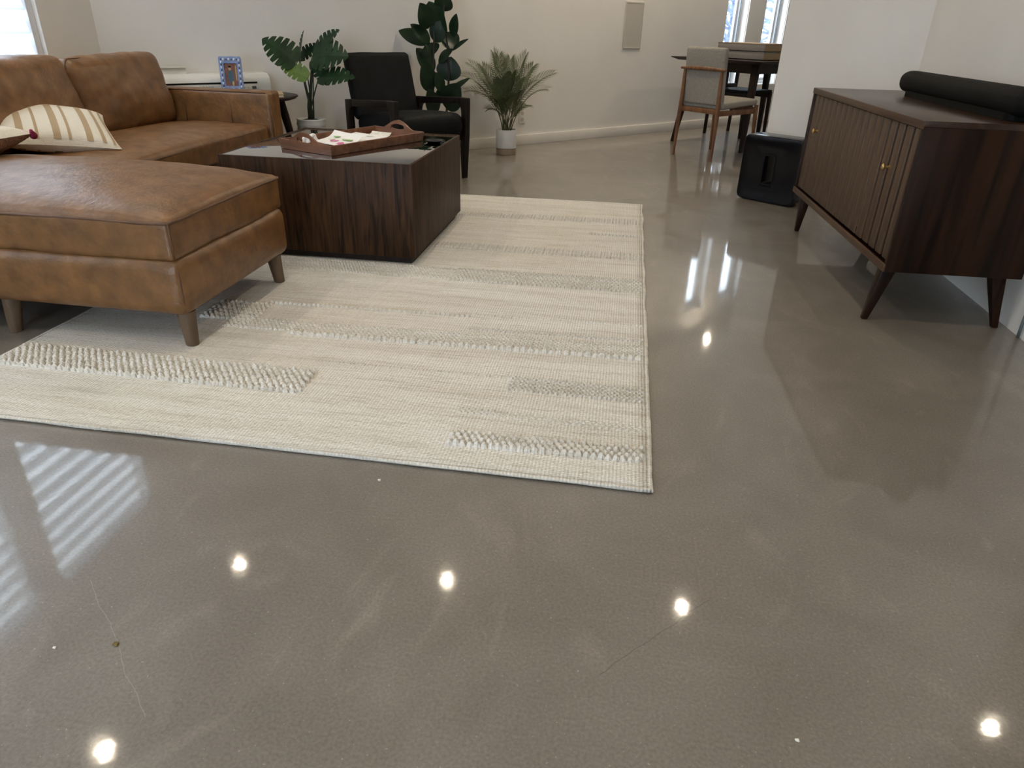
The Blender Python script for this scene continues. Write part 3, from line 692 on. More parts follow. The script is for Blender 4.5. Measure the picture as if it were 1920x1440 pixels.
for x, y, w, h_, m, rz in ((-.055, -.03, .075, .035, 'pink', .3), (-.02, .02, .05, .03, 'pink', -.4), (.045, -.02, .07, .05, 'green_ink', .6), (.06, .04, .05, .03, 'green_ink', -.2), (.01, .045, .05, .03, 'pencil', .2)):
    mb = MB(); n = 14; P = [(w/2*math.cos(2*PI*i/n)*(1+.25*math.sin(5*i)), h_/2*math.sin(2*PI*i/n)*(1+.25*math.cos(3*i))) for i in range(n)]
    cr = max(0, (x/.21+.5)-.55)**2*.12+.015*(y/.15+.5)**2
    mb.prism(P, 0, .0008, Matrix.Translation((x, y, .0022+cr)) @ Matrix.Rotation(rz, 4, 'Z') @ Matrix.Rotation(.06, 4, 'X')); mb.build('scribble', m, d)
mb = MB(); soft_box(mb, (0, 0, .018), (.055, .045, .036), .012, n=6, wr=.016, wf=34, seed=5)
t_ = mb.build('crumpled_tissue', 'paper', None, smooth=False, weld=True); t_.location = on_tray(-.19, .105, .002); tag(t_, 'small crumpled white tissue by the left end of the tray', 'tissue')
mb = MB(); mb.tube([(-.05, 0, .006), (.06, 0, .006), (.07, 0, .006)], [.006, .006, .001], 8)
t_ = mb.build('crayon', 'shell', None, smooth='angle'); t_.location = on_tray(-.245, -.01, .002); t_.rotation_euler.z = trot+1.2; tag(t_, 'pale marker lying beside the left tray handle', 'marker')
# dark dish
ds = empty('dark_dish', (-.948, 3.60, TOP), 0, 'small round black dish at the right edge of the coffee table', 'dish')
MB().lathe([(.030, 0), (.034, .001), (.050, .010), (.052, .0115), (.049, .012), (.033, .004), (.001, .0035)], 30).build('bowl', 'black', ds, smooth=True)

# ------------------------------------------------------------------ black armchair
ac = empty('armchair', (-1.505, 5.018, 0), math.atan2(-.75, -.66), 'black leather armchair with open dark wooden arms beside the rubber plant', 'armchair')
for s_ in (-1, 1):
    x = s_*.282; w = .040
    def side_prism(name, P, m='blackwood'):
        MB().prism(P, -w/2, w/2, Matrix.Translation((x, 0, 0)) @ Matrix.Rotation(PI/2, 4, 'Z') @ Matrix.Rotation(PI/2, 4, 'X')).build(name, m, ac, bevel=.004)
    # profile coordinates: (local y, z)
    cv = [(.268-.045*(1-math.cos(a)), .497-.045*(1-math.sin(a))) for a in [0, .4, .8, 1.2, PI/2]]
    cv = [(.262, .44), (.258, .465), (.246, .483), (.228, .493), (.20, .496)]
    side_prism('leg', [(.285, .001), (.262, .001), (.245, .22), (.248, .33)] + [(.262, .43), (.258, .462), (.246, .482), (.226, .492)] + [(.226, .5345), (.318, .536), (.318, .50), (.312, .30)])
    cv2 = [(-.235, .457), (-.262, .445), (-.276, .42), (-.282, .37), (-.278, .30)]
    side_prism('leg', [(-.375, .001), (-.352, .001), (-.278, .26)] + [(-.278, .30), (-.282, .37), (-.276, .42), (-.262, .445), (-.235, .457)] + [(-.235, .503), (-.335, .498), (-.335, .38), (-.335, .27)])
    side_prism('arm', [(-.237, .4575), (.228, .4925), (.228, .5345), (-.237, .503)])
    side_prism('seat_rail', [(-.28, .235), (.25, .262), (.25, .315), (-.28, .288)])
MB().box((0, .262, .285), (.522, .03, .05)).build('front_rail', 'blackwood', ac, bevel=.003)
MB().box((0, -.285, .255), (.522, .03, .05)).build('back_rail', 'blackwood', ac, bevel=.003)
mb = MB(); xf = Matrix.Translation((0, .02, .352)) @ Matrix.Rotation(.07, 4, 'X')
soft_box(mb, (0, 0, 0), (.515, .60, .125), .05, crown=.03, n=12, xf=xf, wr=.003, wf=5); mb.build('seat', 'blackleather', ac, smooth=True, weld=True)
mb = MB(); xf = Matrix.Translation((0, -.335, .575)) @ Matrix.Rotation(.30, 4, 'X') @ Matrix.Rotation(PI/2, 4, 'X')
soft_box(mb, (0, 0, 0), (.515, .44, .085), .035, crown=.0, n=12, xf=xf, wr=.003, wf=5); mb.build('backrest', 'blackleather', ac, smooth=True, weld=True)

# ------------------------------------------------------------------ side table, books, picture frame
st = empty('side_table', (-2.385, 4.565, 0), 0, 'round dark wooden side table behind the sofa arm', 'side table')
MB().lathe([(.225, .518), (.252, .526), (.268, .538), (.265, .5445), (.258, .546)], 48).build('tabletop', 'darkwood', st, smooth='angle')
for a in (PI*.25-.35, PI*.75, -PI*.75, -PI*.25+.28):
    c_, s_ = math.cos(a), math.sin(a)
    mb = MB(); mb.tube([(.15*c_, .15*s_, .518), (.172*c_, .172*s_, .42), (.208*c_, .208*s_, .22), (.25*c_, .25*s_, .001)], [.027, .026, .021, .013], 10); mb.build('leg', 'darkwood', st, smooth='angle')
MB().box((0, 0, .497), (.30, .05, .04), .4).build('cross_brace', 'darkwood', st, bevel=.003)
def book(loc, rz, d, label, cover, cat='book', name='book'):
    b = empty(name, loc, rz, label, cat); w, l, t = d
    MB().box((0, 0, t/2), (w-.006, l-.006, t-.004)).build('pages', 'cream', b)
    MB().box((0, 0, .001), (w, l, .002)).build('back_cover', cover, b); MB().box((0, 0, t-.001), (w, l, .002)).build('front_cover', cover, b)
book((-2.27, 4.53, .5462), .5, (.17, .24, .018), 'tan covered book on the round side table', 'tanprint')
tb = MB(); tb.prism(rrect(.07, .15, .01), 0, .010); o = tb.build('tablet', 'black', None, bevel=.002); o.location = (-2.415, 4.735, .5463); o.rotation_euler.z = -.7; tag(o, 'thin black tablet lying on the side table beside the tan book', 'tablet')
pf = empty('picture_frame', (-2.535, 4.575, .5505), 0, 'blue picture frame trimmed with shells holding a small portrait', 'picture frame')
pf.rotation_euler = (math.radians(-14), 0, math.radians(24))
fw, fh = .138, .218
mb = MB(); ro = rrect(fw, fh, .012, 4); ri = rrect(fw*.56, fh*.62, .002, 4)
XF = Matrix.Translation((0, 0, fh/2)) @ Matrix.Rotation(PI/2, 4, 'X')
mb.ringprism(ro, ri, -.008, .006, XF); mb.build('border', 'frameblue', pf, bevel=.0015)
MB().box((0, .004, fh/2), (fw*.6, .004, fh*.66)).build('photo_print', 'brickprint', pf)
pp = bpy.data.objects['photo_print']
def blob(name, x, z, w, h_, m, k=0):
    n = 14; mb = MB(); mb.prism([(w/2*math.cos(2*PI*i/n), h_/2*math.sin(2*PI*i/n)) for i in range(n)], 0, .0008, Matrix.Translation((x, .0018-k*.0009, fh/2+z)) @ Matrix.Rotation(PI/2, 4, 'X')); mb.build(name, m, pp)
blob('portrait_clothes', -.004, -.012, .034, .085, 'teal'); blob('portrait_face', -.006, .036, .017, .022, 'skin', 1); blob('portrait_hair', -.006, .048, .02, .012, 'dark', 1.8)
blob('portrait_leg', .006, -.052, .012, .03, 'tanprint', 1); blob('portrait_post', .03, .01, .009, .10, 'tanprint')
mb = MB(); mb2 = MB()
def ring_pts(n, w, h_):
    per = 2*(w+h_); out = []
    for i in range(n):
        s_ = per*i/n
        if s_ < w: out.append((-w/2+s_, h_/2))
        elif s_ < w+h_: out.append((w/2, h_/2-(s_-w)))
        elif s_ < 2*w+h_: out.append((w/2-(s_-w-h_), -h_/2))
        else: out.append((-w/2, -h_/2+(s_-2*w-h_)))
    return out
for i, (x, z) in enumerate(ring_pts(36, fw*.78, fh*.83)):
    t_ = mb if i % 2 else mb2; r = .0085 if i % 2 else .0045
    t_.lathe([(r*.4, -.004), (r, 0), (r*.9, .002), (r*.4, .004)], 8, (0, 0, 0))
    k = 32; xf = Matrix.Translation((x, -.0075, fh/2+z)) @ Matrix.Rotation(PI/2, 4, 'X') @ Matrix.Diagonal((.75, 1.15, 1, 1))
    t_.v[-k:] = [tuple(xf @ Vector(p)) for p in t_.v[-k:]]
o = mb.build('shell_trim', 'shell', pf, smooth=True); o['kind'] = 'stuff'; o = mb2.build('bead_trim', 'navy', pf, smooth=True); o['kind'] = 'stuff'
MB().box((0, .045, fh*.36), (.05, .004, fh*.74), rx=.42).build('easel_back', 'dark', pf)

# ------------------------------------------------------------------ wall air conditioner
AX0, AX1 = -3.10, -2.545
aL = (wp(AX1)-wp(AX0)).length
acu = empty('air_conditioner', wp((AX0+AX1)/2, 0, .36), UA, 'white wall-mounted air conditioner low on the wall behind the sofa', 'air conditioner')
# local y -> away from the room, profile in (-y, z)
prof = [(0, 0), (.12, 0), (.142, .03), (.147, .11), (.146, .22), (.132, .268), (.10, .292), (0, .295)]
MB().prism([(-a, b) for a, b in prof], -aL/2, aL/2, Matrix.Rotation(PI/2, 4, 'Z') @ Matrix.Rotation(PI/2, 4, 'X') @ Matrix.Diagonal((1, 1, 1, 1))).build('body', 'acwhite', acu, bevel=.012, seg=3)
bpy.data.objects['body'].location = (0, -.0015, 0)
MB().box((-.035, -.1435, .236), (aL-.13, .012, .009)).build('air_slot', 'dark', acu)
MB().box((-.035, -.1475, .186), (aL-.13, .008, .082)).build('front_panel', 'acwhite', acu, bevel=.002)
MB().box((-.035, -.148, .136), (aL-.13, .006, .003)).build('panel_seam', 'greyplate', acu)
MB().box((aL/2-.125, -.152, .205), (.028, .004, .016)).build('display', 'grey_mark', acu)
for i in range(3): MB().box((aL/2-.165-.022*i, -.152, .206), (.008, .003, .006)).build('indicator', 'greyplate', acu)
MB().box((-.22, -.07, .330), (.20, .05, .007)).build('top_flap', 'acwhite', acu, bevel=.002)
MB().box((-.22, -.07, .309), (.18, .03, .036)).build('flap_support', 'acwhite', acu)
tx = bpy.data.curves.new('lettering', 'FONT'); tx.body = 'LENNOX'; tx.size = .021; tx.extrude = .0006; tx.align_x = 'CENTER'
to = bpy.data.objects.new('lettering', tx); COL.objects.link(to); to.parent = acu; to.location = (-.03, -.1521, .205); to.rotation_euler = (PI/2, 0, 0); tx.materials.append(M['grey_mark'])
bpy.context.view_layer.update()
_me = bpy.data.meshes.new_from_object(to.evaluated_get(bpy.context.evaluated_depsgraph_get())); bpy.data.objects.remove(to)
to = bpy.data.objects.new('lettering', _me); COL.objects.link(to); to.parent = acu; to.location = (-.03, -.1521, .205); to.rotation_euler = (PI/2, 0, 0)

# ------------------------------------------------------------------ plants
def leaf(mb, base, tip, width, nrm, fold=.15, droop=.12, shape='oval', nl=14, nw=6):
    base, tip = Vector(base), Vector(tip); ax = tip-base; ln = ax.length; ax.normalize()
    nrm = Vector(nrm); nrm = (nrm-ax*nrm.dot(ax)).normalized(); sd = ax.cross(nrm)
    def w(t):
        if shape == 'oval': return math.sin(PI*min(1, t**.85))**.75*(1 if t < .97 else .6)
        return 1
    def fn(u, v):
        b_ = 2*v-1; wd = w(u)*width/2 if 0 < u < 1 else 0
        return base+ax*ln*u + sd*b_*wd + nrm*(fold*abs(b_)*wd - droop*ln*(u-.5)**2*4*.25 + droop*ln*.25)
    mb.grid(fn, nl, nw)
def mon_leaf(mb, base, tip, width, nrm, droop=.12, cuts=5, ph=0):
    base, tip = Vector(base), Vector(tip); ax = tip-base; ln = ax.length; ax.normalize()
    nrm = Vector(nrm); nrm = (nrm-ax*nrm.dot(ax)).normalized(); sd = ax.cross(nrm)
    def env(t): return (math.sin(PI*min(1, (t*.94+.06)**.70))**.72)
    def fn(side):
        def g(u, v):
            k = 1.0
            for c in range(cuts):
                tc = .22+.62*c/(cuts-1)+.02*side+ph*.02
                dd = abs(u-tc)
                if dd < .026: k = min(k, .34+.66*(dd/.026)**1.6)
            wd = env(u)*width/2*k if 0 < u < 1 else 0
            q = v*wd
            # lobes sweep towards the tip
            lng = ln*(u+.10*v*v*(1-u)) - (.10*ln*(1-u)**3*v)
            return base+ax*lng + sd*side*q + nrm*(.10*q - droop*ln*(u-.35)**2)
        return g
    for s_ in (-1, 1): mb.grid(fn(s_), 96, 5)
VN = Vector((.30, -.9, .32))   # towards the room
# monstera
mp_ = empty('monstera_plant', (-2.167, 4.9, 0), 0, 'potted split-leaf plant in a ribbed white pot beside the side table', 'plant')
mo = Vector(mp_.location)
pr_ = [(.070, .0), (.076, .006)]
for i in range(9):
    z = .02+.038*i; pr_ += [(.080+.0020*i, z), (.0845+.0020*i, z+.019), (.080+.0020*i, z+.036)]
pr_ += [(.099, .366), (.100, .374), (.093, .375), (.090, .35)]
MB().lathe(pr_, 40).build('pot', 'ceramic', mp_, smooth=True)
MB().lathe([(.088, .345), (.07, .362), (.03, .372), (.001, .374)], 20).build('soil', 'soil', mp_, smooth=True)
mon = [((555, 118), (492, 70), 62, 'leafmon', 4.80, (.2, -.6, .7)), ((562, 112), (567, 56), 26, 'leafmon', 4.95, (-.7, -.5, .2)), ((590, 98), (634, 54), 40, 'leafmon', 4.95, (-.45, -.7, .5)),
       ((586, 104), (652, 104), 66, 'leafmon', 4.86, (.1, -.75, .6)), ((598, 145), (664, 143), 48, 'leafmon', 4.80, (.2, -.6, .75)), ((577, 146), (522, 116), 38, 'leaflight', 4.78, (-.1, -.6, .75)),
       ((560, 108), (600, 82), 26, 'leafmon', 5.0, (.1, -.8, .4)), ((588, 112), (614, 160), 30, 'leafmon', 4.92, (.3, -.8, .2))]
for i, (b, t, w, m, Y, n) in enumerate(mon):
    bw, tw = at(*b, Y)-mo, at(*t, Y-.03)-mo
    mb = MB(); mon_leaf(mb, bw, tw, w*.0037, n, ph=i % 3); o = mb.build('leaf', m, mp_, smooth=True)
    mb = MB(); foot = Vector((.02*math.cos(i), .02*math.sin(i), .36)); mb.tube(bez(foot, Vector((foot.x*.62+bw.x*.38, foot.y, foot.z*.42+bw.z*.58)), bw, 8), [.0058-.0003*k for k in range(9)], 6)
    mb.build('stem', 'stem', mp_, smooth=True)
mb = MB(); mb.tube([(0, 0, .35), (-.004, 0, .45), (.004, 0, .54)], [.019, .014, .006], 10); mb.build('main_stem', 'stem', mp_, smooth=True)
# rubber plant
rp = empty('rubber_plant', (-1.46, 5.75, 0), 0, 'tall rubber plant with broad dark glossy leaves behind the armchair', 'plant')
ro_ = Vector(rp.location)
MB().lathe([(.11, 0), (.12, .006), (.135, .24), (.138, .25), (.128, .252), (.122, .22)], 36).build('pot', 'ceramic', rp, smooth='angle')
MB().lathe([(.122, .215), (.06, .226), (.001, .228)], 20).build('soil', 'soil', rp, smooth=True)
for P in ([(815, 285), (812, 200), (812, 120), (814, 75), (812, 40)], [(832, 285), (838, 205), (842, 140), (838, 80), (832, 30), (834, -40)]):
    pts = [at(x, y, 5.75)-ro_ for x, y in P]; pts[0].z = .2
    mb = MB(); mb.tube(pts, [.011-.0013*i for i in range(len(pts))], 8); mb.build('trunk', 'trunk', rp, smooth=True)
rub = [((803, 54), (787, 5), 28, .3), ((815, 48), (804, 2), 29, .1), ((825, 13), (848, -14), 20, -.3), ((838, 62), (829, 13), 11, -.8), ((850, 70), (856, 25), 16, -.5), ((802, 84), (747, 57), 24, .3),
       ((806, 81), (769, 45), 20, .5), ((815, 79), (831, 38), 26, -.2), ((856, 90), (830, 62), 28, .1), ((848, 95), (879, 73), 8, -.8), ((812, 104), (799, 82), 30, .1), ((822, 118), (850, 92), 15, -.2),
       ((813, 136), (780, 90), 26, .3), ((839, 152), (846, 106), 35, -.1), ((808, 172), (792, 116), 27, .25), ((828, 172), (817, 135), 17, .3), ((840, 176), (882, 146), 10, -.6), ((838, 206), (862, 156), 36, -.2),
       ((826, 20), (838, -12), 26, .4), ((812, 40), (826, -2), 18, .2), ((815, 215), (803, 165), 24, .3), ((836, 160), (818, 196), 18, .5)]
for i, (b, t, w, k) in enumerate(rub):
    dz = ((i*37) % 11-5)*.018
    bw, tw = at(*b, 5.75+dz*.4)-ro_, at(*t, 5.75+dz-.03)-ro_
    mb = MB(); leaf(mb, bw, tw, w*.0055, VN+Vector((k, 0, .25)), droop=.18); mb.build('leaf', 'leafdark' if i != 3 else 'leafmon', rp, smooth=True)
# palm
pa = empty('potted_palm', (-.997, 6.165, 0), 0, 'small feathery palm in a white pot with a tan base against the wall', 'plant'); po = Vector(pa.location)
MB().lathe([(.083, .052), (.086, .054), (.086, .196), (.085, .199), (.078, .199), (.076, .17)], 40).build('pot', 'ceramic', pa, smooth='angle')
MB().lathe([(.081, 0), (.084, .002), (.084, .0519), (.02, .052)], 40).build('pot_base', 'terra', pa, smooth='angle')
MB().lathe([(.077, .165), (.04, .178), (.001, .18)], 20).build('soil', 'soil', pa, smooth=True)
rnd = random.Random(21)
tips = [(872, 143, -.10, .12), (884, 122, -.02, .06), (906, 126, .06, .05), (926, 102, -.08, .02), (936, 108, .10, .02), (957, 113, .12, .0), (985, 106, -.06, .03), (998, 126, .12, .05), (1034, 139, .0, .08), (1022, 168, -.12, .12),
        (880, 170, -.12, .14), (903, 150, -.16, .1), (960, 140, -.22, .06), (1005, 152, -.18, .1), (940, 150, -.22, .06), (925, 160, .08, .05), (975, 150, .18, .05), (950, 190, -.16, .1), (932, 195, -.14, .1), (918, 205, -.1, .1), (985, 200, .1, .1), (968, 175, -.2, .08)]
for i, (x, y, dy, sag) in enumerate(tips):
    T = at(x, y, 6.165+dy)-po; b0 = Vector((rnd.uniform(-.03, .03), rnd.uniform(-.03, .03), .17))
    mid = Vector((b0.x+(T.x-b0.x)*.32, b0.y+(T.y-b0.y)*.32, b0.z+(T.z-b0.z)*.62+sag*.9))
    pts = bez(b0, mid, T, 18); mb = MB(); mb.tube(pts, [.0042*(1-.85*k/18) for k in range(19)], 5); st_ = mb.build('frond_stem', 'palmstem', pa, smooth=True)
    L_ = sum((pts[k+1]-pts[k]).length for k in range(18)); lf = MB()
    for k in range(25):
        t = .34+.655*k/24; idx = t*18; j = min(17, int(idx)); p = pts[j].lerp(pts[j+1], idx-j); tg = (pts[j+1]-pts[j]).normalized()
        up = Vector((0, -.35, 1)); sd = tg.cross(up).normalized(); up2 = sd.cross(tg)
        ll = (.05+.13*math.sin(PI*min(1, (t-.28)/.80)**.9))*(.55+L_*.75)*.95
        for s_ in (-1, 1):
            d_ = (sd*s_*(.85-.25*t)+tg*(.55+.55*t)+up2*.18).normalized(); p1 = p+d_*ll*.55; p2 = p+d_*ll+Vector((0, 0, -.20*ll))
            ww = up2.cross(d_).normalized()*.0036
            lf.add([p-ww*.5, p+ww*.5, p1+ww, p1-ww, p2], [(0, 1, 2, 3), (3, 2, 4)])
    o = lf.build('leaflets', 'leafpalm', st_); o['kind'] = 'stuff'
# plant peeking past the partition edge
hp = empty('corner_plant', (2.02, 9.35, 0), 0, 'green plant mostly hidden behind the partition near the window', 'plant'); ho = Vector(hp.location)
MB().lathe([(.10, 0), (.13, .25), (.12, .25), (.11, .2)], 24).build('pot', 'ceramic', hp, smooth='angle')
MB().lathe([(.112, .2), (.001, .215)], 16).build('soil', 'soil', hp)
mb = MB(); mb.tube([(0, 0, .2), (.01, 0, .7), (0, 0, 1.1)], [.014, .012, .006], 8); mb.build('trunk', 'trunk', hp, smooth=True)
for i in range(14):
    a = i*2.4; z = .55+.045*i; mb = MB(); b_ = Vector((0, 0, z)); leaf(mb, b_, b_+Vector((.24*math.cos(a), .24*math.sin(a), .05)), .09, (0, 0, 1)); mb.build('leaf', 'leafmon', hp, smooth=True)

# ------------------------------------------------------------------ credenza with soundbar, subwoofer
CRZ = math.radians(2.0)
cr = empty('credenza', (1.0, 2.715, 0), CRZ, 'dark walnut credenza with vertical slatted sliding doors and tapered legs', 'credenza')
CL, CD, Z0, Z1 = 1.445, .485, .205, .737
# local x -> into the cabinet, y -> along the front
MB().box((CD/2, CL/2, Z1-.010), (CD, CL, .020)).build('top', 'credtop', cr, bevel=.0015)
MB().box((-.001, CL/2, Z1-.014), (.006, CL-.002, .026)).build('top_edge', 'edgewood', cr, bevel=.001)
for y in (.0095, CL-.0095): MB().box((CD/2, y, (Z0+Z1-.02)/2), (CD, .019, Z1-.0205-Z0)).build('side_panel', 'credwood', cr, bevel=.0015)
MB().box((CD/2, CL/2, Z0+.0095), (CD-.002, CL-.0385, .019)).build('bottom_panel', 'credwood', cr)
MB().box((CD-.006, CL/2, .47), (.010, CL-.0385, .47)).build('back_panel', 'credwood', cr)
MB().box((-.002, CL/2, Z0+.014), (.010, CL-.001, .028)).build('bottom_rail', 'edgewood', cr, bevel=.002)
MB().box((.045, CL/2, .470), (.006, CL-.0385, .455)).build('door_backing', 'dark', cr)
ns = 18; y0, y1 = .023, CL-.023; pitch = (y1-y0)/ns; sm = {}
for k in range(ns):
    deep = k < 4; wd = pitch-(.024 if deep else .011)
    if deep not in sm:
        o = MB().box((0, 0, 0), (.022 if not deep else .016, wd, .466)).build('door_slat', 'slatwood', cr, bevel=.003); sm[deep] = o.data
    else:
        o = bpy.data.objects.new('door_slat', sm[deep]); COL.objects.link(o); o.parent = cr
    o.location = (.019 if not deep else .018, y0+(k+.5)*pitch, .4725)
MB().box((.033, CL/2, .4725), (.005, CL-.05, .462)).build('door_panel', 'dark', cr)
for y, z in ((.235, .545), (1.262, .545)):
    p = MB(); p.lathe([(.0095, 0), (.0105, .002), (.006, .004), (.0055, .016), (.011, .020), (.012, .026), (.008, .030)], 18)
    p.v = [(-a[2]+.013, a[0]+y, a[1]+z) for a in p.v]; p.build('pull_knob', 'brass', cr, smooth='angle')
    MB().box((.0125, y, z-.035), (.003, .012, .022)).build('keyhole_plate', 'darkwood', cr)
MB().box((.0125, .405, .262), (.004, .026, .032)).build('maker_plate', 'steel', cr, bevel=.001)
MB().box((.0103, .405, .262), (.002, .018, .023)).build('plate_inset', 'dark', cr)
for x, y, dx, dy in ((.034, .062, -.044, -.017), (.052, CL-.066, -.010, .004), (CD-.060, .060, .045, -.02), (CD-.060, CL-.06, .045, .02)):
    MB().taper((x+dx, y+dy, .001), (x, y, Z0), (.022, .022), (.052, .052)).build('leg', 'credwood', cr, bevel=.003)
sb = empty('soundbar', (1.325, 3.31, Z1), CRZ, 'long black rounded soundbar on top of the credenza', 'soundbar')
n = 26; Pf = [(.0575*math.copysign(abs(math.cos(2*PI*i/n))**.8, math.cos(2*PI*i/n)), .046*math.copysign(abs(math.sin(2*PI*i/n))**.8, math.sin(2*PI*i/n))) for i in range(n)]
mb = MB(); v = []; LS = 1.14; st_ = [(-LS/2, .0), (-LS/2+.003, .35), (-LS/2+.012, .65), (-LS/2+.03, .9), (-LS/2+.05, 1)]
rows = st_ + [(-LS/2+.05+(LS-.1)*i/10, 1) for i in range(1, 11)] + [(-a, b) for a, b in reversed(st_[:-1])]
for y, k in rows:
    for x, z in Pf: v.append((x*(k if k else .02), y, z*(k if k else .02)+.0625))
mb.add(v, [(i*n+q, i*n+(q+1) % n, (i+1)*n+(q+1) % n, (i+1)*n+q) for i in range(len(rows)-1) for q in range(n)]); mb.build('grille', 'blackmatte', sb, smooth=True)
MB().prism(rrect(.085, LS-.16, .03), .001, .026).build('base', 'dark', sb)
a_ = Vector((.292, -.23, 0)).normalized(); sw = empty('subwoofer', Vector((.913, 4.792, 0)), math.atan2(a_.y, a_.x), 'black square subwoofer with a centre slot on the floor by the partition', 'subwoofer')
ro = rrect(.392, .400, .035, 6); ri = rrect(.070, .175, .012, 6)
XS = Matrix.Translation((0, 0, .206)) @ Matrix.Rotation(PI/2, 4, 'X')
mb = MB(); mb.ringprism(ro, ri, -.158, 0, XS); mb.build('body', 'black', sw, bevel=.006, seg=3)
mb = MB(); mb.ringprism(rrect(.084, .189, .016, 6), rrect(.0705, .1755, .0125, 6), -.004, .002, XS); mb.build('slot_rim', 'blackmatte', sw)
for x in (-.14, .14): MB().box((x, .079, .004), (.03, .12, .006)).build('foot', 'dark', sw)
# thin strip standing in for the credenza leg's shadow on the wall
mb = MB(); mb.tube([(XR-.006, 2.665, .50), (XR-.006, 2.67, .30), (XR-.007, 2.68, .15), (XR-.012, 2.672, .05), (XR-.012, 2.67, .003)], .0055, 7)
tag(mb.build('leg_shadow_strip', 'grey_mark', None, smooth=True), 'thin grey strip standing in for a credenza leg shadow on the wall', 'grey_mark')

# ------------------------------------------------------------------ dining area
def dining_chair(loc, rz, label, woody='teak'):
    c = empty('dining_chair', loc, rz, label, 'dining chair')
    for s_ in (-1, 1):
        mb = MB(); mb.tube([(s_*.205, -.27, .001), (s_*.198, -.262, .36), (s_*.192, -.262, .45), (s_*.188, -.268, .688)], [.011, .0185, .0185, .013], 10); mb.build('leg', woody, c, smooth='angle')
        mb = MB(); mb.tube([(s_*.222, .258, .001), (s_*.212, .24, .34), (s_*.21, .235, .425)], [.0115, .0185, .018], 10); mb.build('leg', woody, c, smooth='angle')
        MB().box((s_*.203, -.012, .375), (.020, .49, .040)).build('side_rail', woody, c, bevel=.004)
    MB().box((0, -.255, .385), (.375, .020, .040)).build('back_rail', woody, c, bevel=.004)
    MB().box((0, .235, .385), (.40, .020, .040)).build('front_rail', woody, c, bevel=.004)
    mb = MB(); mb.tube([(-.225, -.272, .700), (-.12, -.288, .704), (0, -.293, .706), (.12, -.288, .704), (.225, -.272, .700)], [.011, .016, .018, .016, .011], 10, flat=.95); mb.build('crossbar', woody, c, smooth='angle')
    mb = MB(); xf = Matrix.Translation((0, .015, .435)) @ Matrix.Rotation(.05, 4, 'X'); soft_box(mb, (0, 0, 0), (.42, .48, .048), .02, crown=.008, n=8, xf=xf); mb.build('seat', 'greyfab', c, smooth=True, weld=True)
    mb = MB(); xf = Matrix.Translation((0, -.232, .645)) @ Matrix.Rotation(.085, 4, 'X') @ Matrix.Rotation(PI/2, 4, 'X')
    soft_box(mb, (0, 0, 0), (.40, .435, .055), .022, n=8, xf=xf); o = mb.build('backrest', 'greyfab', c, smooth=True, weld=True)
    return c
dining_chair((.762, 6.64, 0), UA-PI/2+.0, 'grey tweed dining chair with teak frame seen from behind')
# darker chair on the window side of the table
c2 = empty('dining_chair', (1.13, 8.08, 0), UA-PI, 'dark wooden dining chair with open back on the window side of the table', 'dining chair')
for s_ in (-1, 1):
    MB().taper((s_*.20, -.235, .001), (s_*.20, -.215, .80), (.026, .026), (.032, .03)).build('leg', 'darkwood', c2, bevel=.003)
    MB().taper((s_*.205, .215, .001), (s_*.205, .205, .43), (.024, .024), (.034, .034)).build('leg', 'darkwood', c2, bevel=.003)
    MB().box((s_*.203, 0, .40), (.022, .40, .045)).build('side_rail', 'darkwood', c2)
MB().box((0, -.212, .725), (.40, .024, .17)).build('top_rail', 'darkwood', c2, bevel=.004)
MB().box((0, -.216, .462), (.37, .024, .05)).build('lower_rail', 'darkwood', c2, bevel=.004)
MB().box((-.015, -.214, .56), (.040, .02, .16)).build('splat', 'darkwood', c2)
mb = MB(); soft_box(mb, (0, .01, .437), (.43, .43, .03), .012, n=6); mb.build('seat', 'blackleather', c2, smooth=True, weld=True)
# table, aligned with the back wall
P0 = Vector((.352, 7.43, 0)); P1 = P0+NRM*1.0; TLN = 1.5
dt = empty('dining_table', P0+NRM*.5+U*TLN/2, UA, 'dark wooden dining table with a thin pointed-edge top beneath two grey boxes', 'dining table')
bot = [(-TLN/2+.05, -.45), (TLN/2-.05, -.45), (TLN/2-.05, .45), (-TLN/2+.05, .45)]; tp = [(-TLN/2, -.5), (TLN/2, -.5), (TLN/2, .5), (-TLN/2, .5)]
mb = MB(); vv = [(x, y, .728) for x, y in bot]+[(x, y, .750) for x, y in tp]+[(x, y, .755) for x, y in tp]
mb.add(vv, [(3, 2, 1, 0), (8, 9, 10, 11)]+[(r*4+i, r*4+(i+1) % 4, r*4+4+(i+1) % 4, r*4+4+i) for r in (0, 1) for i in range(4)]); mb.build('tabletop', 'darkwood', dt)
ap = MB(); 
for x, y, a, b in ((0, -.36, 1.2, .024), (0, .36, 1.2, .024), (-.60, 0, .024, .70), (.60, 0, .024, .70)): ap.box((x, y, .688), (a, b, .078))
ap.build('apron', 'darkwood', dt)
for sx in (-1, 1):
    for sy in (-1, 1):
        mb = MB(); mb.taper((sx*.70, sy*.40, .001), (sx*.585, sy*.335, .727), (.034, .034), (.060, .060)); mb.build('leg', 'darkwood', dt, bevel=.004)
def lidded(loc, rz, d, label, name='storage_box'):
    b = empty(name, loc, rz, label, 'box', 'boxes stacked on the dining table'); w, l, t = d
    MB().box((0, 0, t/2-.002), (w, l, t-.006)).build('body', 'boxgrey', b, bevel=.003)
    MB().box((w/2+.0006, 0, t/2-.002), (.003, l-.006, t-.01)).build('end_panel', 'boxtan', b)
    MB().box((0, 0, t-.003), (w+.004, l+.004, .005)).build('lid_edge', 'boxtan', b)
    return b
BC = Vector((1.12, 7.0, 0)); bl = .50; bw_ = .40
ctr = BC - NRM*bl/2 + U*bw_/2
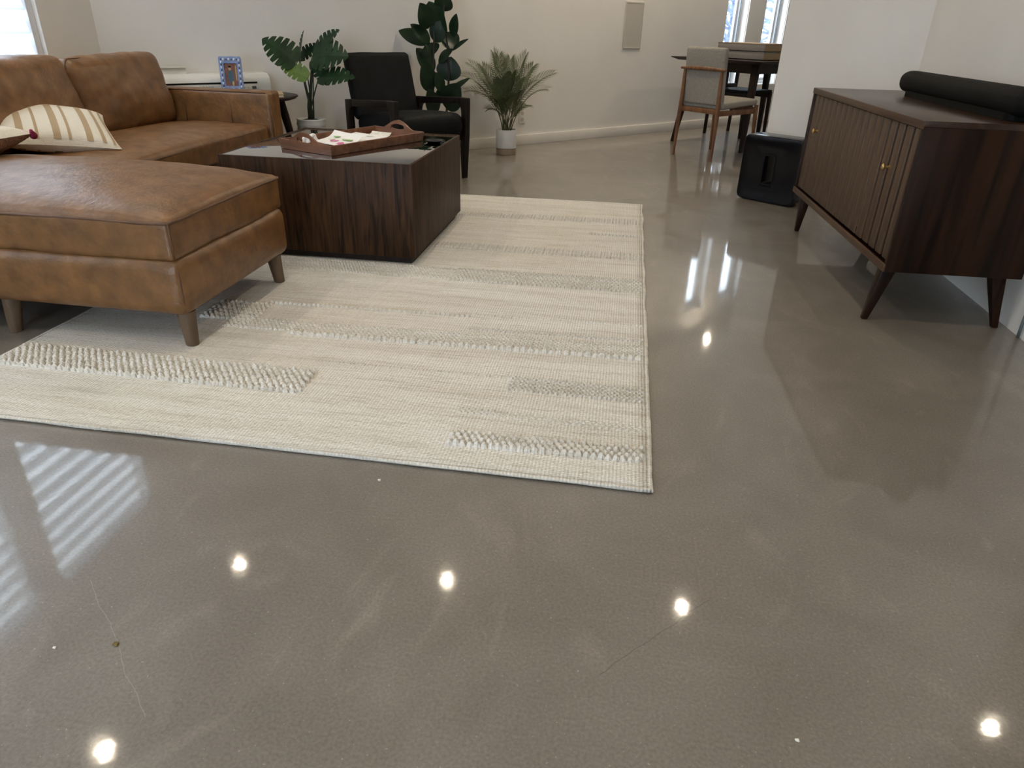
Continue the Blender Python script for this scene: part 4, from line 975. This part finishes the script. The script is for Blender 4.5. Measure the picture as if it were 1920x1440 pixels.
for i, dz in enumerate((0, .066)):
    b = empty('storage_box', ctr+Vector((0, 0, .7555+dz+.0005*i)), UA, ['grey linen storage box resting on the dining table', 'grey linen storage box stacked on top of another box'][i], 'box', 'boxes stacked on the dining table')
    MB().box((0, 0, .033), (bw_, bl, .055)).build('body', 'boxgrey', b, bevel=.003)
    MB().box((0, -bl/2-.0005, .031), (bw_-.008, .003, .050)).build('end_panel', 'boxtan', b)
    MB().box((0, 0, .063), (bw_+.006, bl+.006, .005)).build('lid', 'boxtan' if i else 'boxgrey', b)
    MB().box((0, 0, .0027), (bw_-.012, bl-.012, .0050)).build('base_edge', 'dark', b)

# ------------------------------------------------------------------ small wall fittings
pv = empty('wall_panel', wp((-.112+.056)/2, 0, 1.0), UA, 'flat grey access panel high on the wall left of the dining area', 'wall panel')
MB().ringprism(rrect(.245, .405, .004, 2), rrect(.215, .372, .003, 2), 0, .007, Matrix.Rotation(PI/2, 4, 'X')).build('frame', 'greyplate', pv, bevel=.002)
MB().box((0, -.0035, 0), (.216, .005, .373)).build('panel_face', 'greyplate', pv)
ol = empty('wall_outlet', wp(-.945, 0, .245), UA, 'white wall outlet behind the potted palm', 'outlet')
MB().prism(rrect(.075, .118, .006, 3), .0005, .006, Matrix.Rotation(PI/2, 4, 'X')).build('cover_plate', 'trim', ol, bevel=.001)
for z in (-.026, .026): MB().prism(rrect(.034, .030, .010, 4), .006, .0072, Matrix.Translation((0, 0, z)) @ Matrix.Rotation(PI/2, 4, 'X')).build('socket', 'greyplate', ol)
# crumbs on the concrete
def fl(px, py):
    d_ = CR*((px-960)/FPX) - CU*((py-720)/FPX) + _f; t = -CAMH/d_.z; return Vector((0, 0, CAMH))+d_*t
for px, py, r, m, lb in ((1494, 1389, .0035, 'crumb', 'tiny white crumb on the floor near the bottom right'), (711, 901, .004, 'crumb', 'tiny pale crumb on the floor just in front of the rug'),
                     (217, 1209, .005, 'leafbit', 'small brown leaf crumb on the floor at left'), (102, 1215, .003, 'crumb', 'tiny white crumb at the left below the window reflection')):
    mb = MB(); soft_box(mb, (0, 0, r*.4), (r*2, r*1.5, r*.8), r*.35, n=3, wr=r*.3, wf=150); o = mb.build('crumb', m, None, smooth=True, weld=True); o.location = fl(px, py); tag(o, lb, 'crumb')
